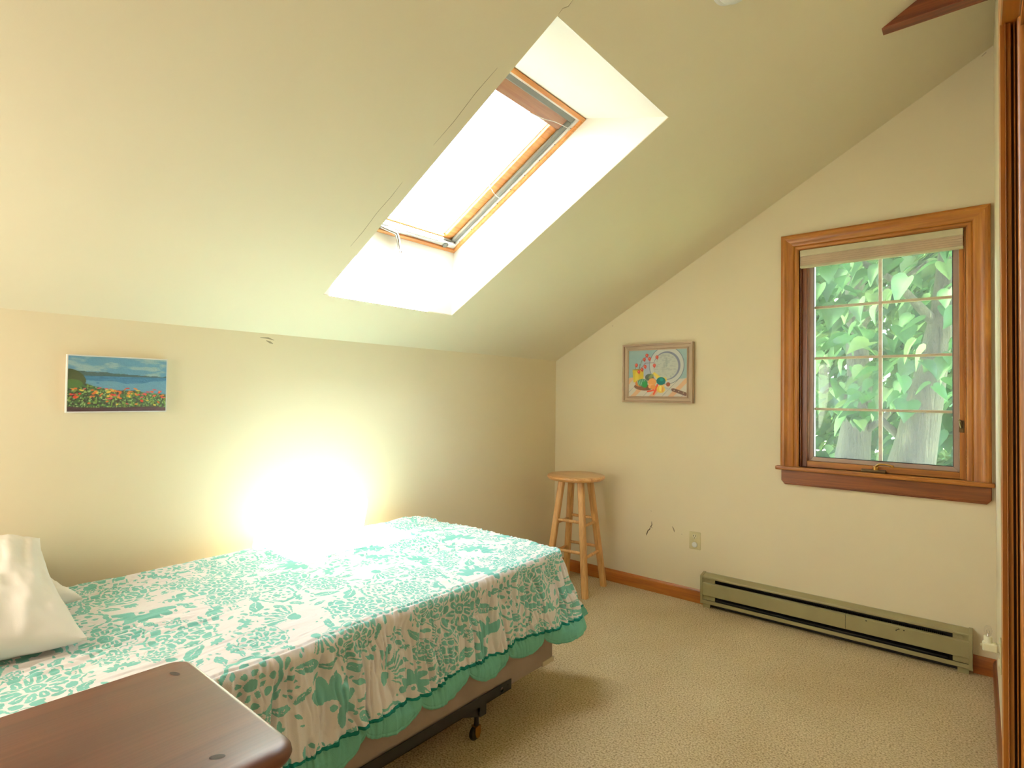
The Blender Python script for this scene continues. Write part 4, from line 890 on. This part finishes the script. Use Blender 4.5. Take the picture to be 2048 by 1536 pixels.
def tree(name, label, trunk, rads, branches, nleaf, box, lseed, stuff=None, sunblock=None, size=(.11,.20), yel=.15):
    t = thing(name, label, 'tree', trunk[0]); MB().tube(trunk, rads, 20).build('trunk', M_bark, t, smooth=True, angle=180)
    for b, rr in branches: MB().tube(b, rr, 10).build('branch', M_bark, t, smooth=True, angle=180)
    rnd = random.Random(lseed); x0, x1, y0, y1, z0, z1 = box; inv = t.matrix_basis.inverted()
    tiers = [(rnd.uniform(x0,x1), rnd.uniform(y0,y1), rnd.uniform(z0,z1)) for _ in range(max(6, nleaf//9))]
    for k in range(nleaf):
        c_ = tiers[k % len(tiers)]; p = Vector((c_[0]+rnd.gauss(0,.22), c_[1]+rnd.gauss(0,.16), c_[2]+rnd.gauss(0,.07)))
        if p.y < .45: p.y = .45 + rnd.random()*.2
        me = leafme[(k % 3)*2 + (1 if rnd.random() < yel else 0)]; o = bpy.data.objects.new('leaf', me); COL.objects.link(o); o.parent = t
        o.matrix_parent_inverse = inv; o.matrix_basis = leafmatrix(p, rnd.uniform(*size), rnd)
    if stuff:
        n, bx_, sz, yl = stuff; vs = []; fs = []; mi = []
        for k in range(n):
            p = Vector((rnd.uniform(bx_[0],bx_[1]), rnd.uniform(bx_[2],bx_[3]), rnd.uniform(bx_[4],bx_[5]))); Mx = leafmatrix(p, rnd.uniform(*sz), rnd); v, f = leaf_geo(1.0, .2); b_ = len(vs)
            vs += [tuple(Mx @ Vector(q)) for q in v]; fs += [tuple(b_+i for i in ff) for ff in f]; mi += [1 if rnd.random() < yl else 0]*len(f)
        me = bpy.data.meshes.new('foliage'); me.from_pydata(vs, [], fs); me.materials.append(M_leaf); me.materials.append(M_leaf2); me.polygons.foreach_set('material_index', mi); me.polygons.foreach_set('use_smooth', [True]*len(fs))
        o = link('foliage', me, None, t); o['kind'] = 'stuff'
    if sunblock:
        n, bx_, sz = sunblock; vs = []; fs = []
        for k in range(n):
            p = Vector((rnd.uniform(bx_[0],bx_[1]), rnd.uniform(bx_[2],bx_[3]), rnd.uniform(bx_[4],bx_[5]))); Mx = leafmatrix(p, rnd.uniform(*sz), rnd); v, f = leaf_geo(1.0, .2); b_ = len(vs)
            vs += [tuple(Mx @ Vector(q)) for q in v]; fs += [tuple(b_+i for i in ff) for ff in f]
        me = bpy.data.meshes.new('sun_blocking_leaves'); me.from_pydata(vs, [], fs); o = link('sun_blocking_leaves', me, M_sunblock, t, smooth=True, angle=180); o['kind'] = 'stuff'  # added above the view to keep direct sun off the window foliage
    return t
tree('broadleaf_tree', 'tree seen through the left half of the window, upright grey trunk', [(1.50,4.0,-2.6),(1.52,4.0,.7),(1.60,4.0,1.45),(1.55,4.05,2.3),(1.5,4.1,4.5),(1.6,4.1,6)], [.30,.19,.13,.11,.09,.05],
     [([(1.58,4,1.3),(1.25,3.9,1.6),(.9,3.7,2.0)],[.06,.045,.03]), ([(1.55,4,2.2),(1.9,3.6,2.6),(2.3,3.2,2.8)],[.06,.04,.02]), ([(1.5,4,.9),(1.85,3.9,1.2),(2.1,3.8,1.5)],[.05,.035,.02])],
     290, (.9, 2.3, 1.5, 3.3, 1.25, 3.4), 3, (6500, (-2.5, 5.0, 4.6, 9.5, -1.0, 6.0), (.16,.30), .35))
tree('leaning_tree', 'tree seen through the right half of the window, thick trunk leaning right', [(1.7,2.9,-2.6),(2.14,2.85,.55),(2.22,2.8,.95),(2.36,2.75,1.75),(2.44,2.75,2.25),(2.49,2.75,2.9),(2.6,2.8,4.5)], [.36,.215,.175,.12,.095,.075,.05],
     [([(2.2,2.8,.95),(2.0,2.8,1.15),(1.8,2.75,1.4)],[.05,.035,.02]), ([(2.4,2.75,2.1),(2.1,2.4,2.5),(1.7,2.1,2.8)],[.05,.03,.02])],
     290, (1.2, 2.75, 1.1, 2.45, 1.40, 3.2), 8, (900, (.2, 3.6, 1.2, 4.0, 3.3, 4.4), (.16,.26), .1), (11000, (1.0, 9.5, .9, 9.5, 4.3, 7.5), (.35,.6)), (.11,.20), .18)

# sunlit thicket far behind, and the far bank of bushes
def thicket(name, label, c, n, box, size, yl, seed):
    t = thing(name, label, 'bush', c); rnd = random.Random(seed); vs = []; fs = []; mi = []
    for k in range(7):
        bx_ = box[0] + (box[1]-box[0])*(k+.5)/7; MB().tube([(bx_, c[1], -2.6), (bx_+.3, c[1], 0), (bx_-.2, c[1]+.2, 3)], [.16,.11,.05], 8).build('stem', M_bark, t, smooth=True)
    for k in range(n):
        p = Vector((rnd.uniform(box[0],box[1]), rnd.uniform(box[2],box[3]), rnd.uniform(box[4],box[5]))); Mx = leafmatrix(p, rnd.uniform(*size), rnd); v, f = leaf_geo(1.0, .2); b_ = len(vs)
        vs += [tuple(Mx @ Vector(q)) for q in v]; fs += [tuple(b_+i for i in ff) for ff in f]; mi += [1 if rnd.random() < yl else 0]*len(f)
    me = bpy.data.meshes.new('foliage'); me.from_pydata(vs, [], fs); me.materials.append(M_leaf); me.materials.append(M_leaf2); me.polygons.foreach_set('material_index', mi)
    o = link('foliage', me, None, t, smooth=True, angle=180); o['kind'] = 'stuff'
thicket('thicket', 'pale sunlit thicket far behind the two trees outside the window', (0, 12, -2.6), 9000, (-9, 5, 11.0, 13.5, -2.6, 9), (.3,.55), .6, 77)
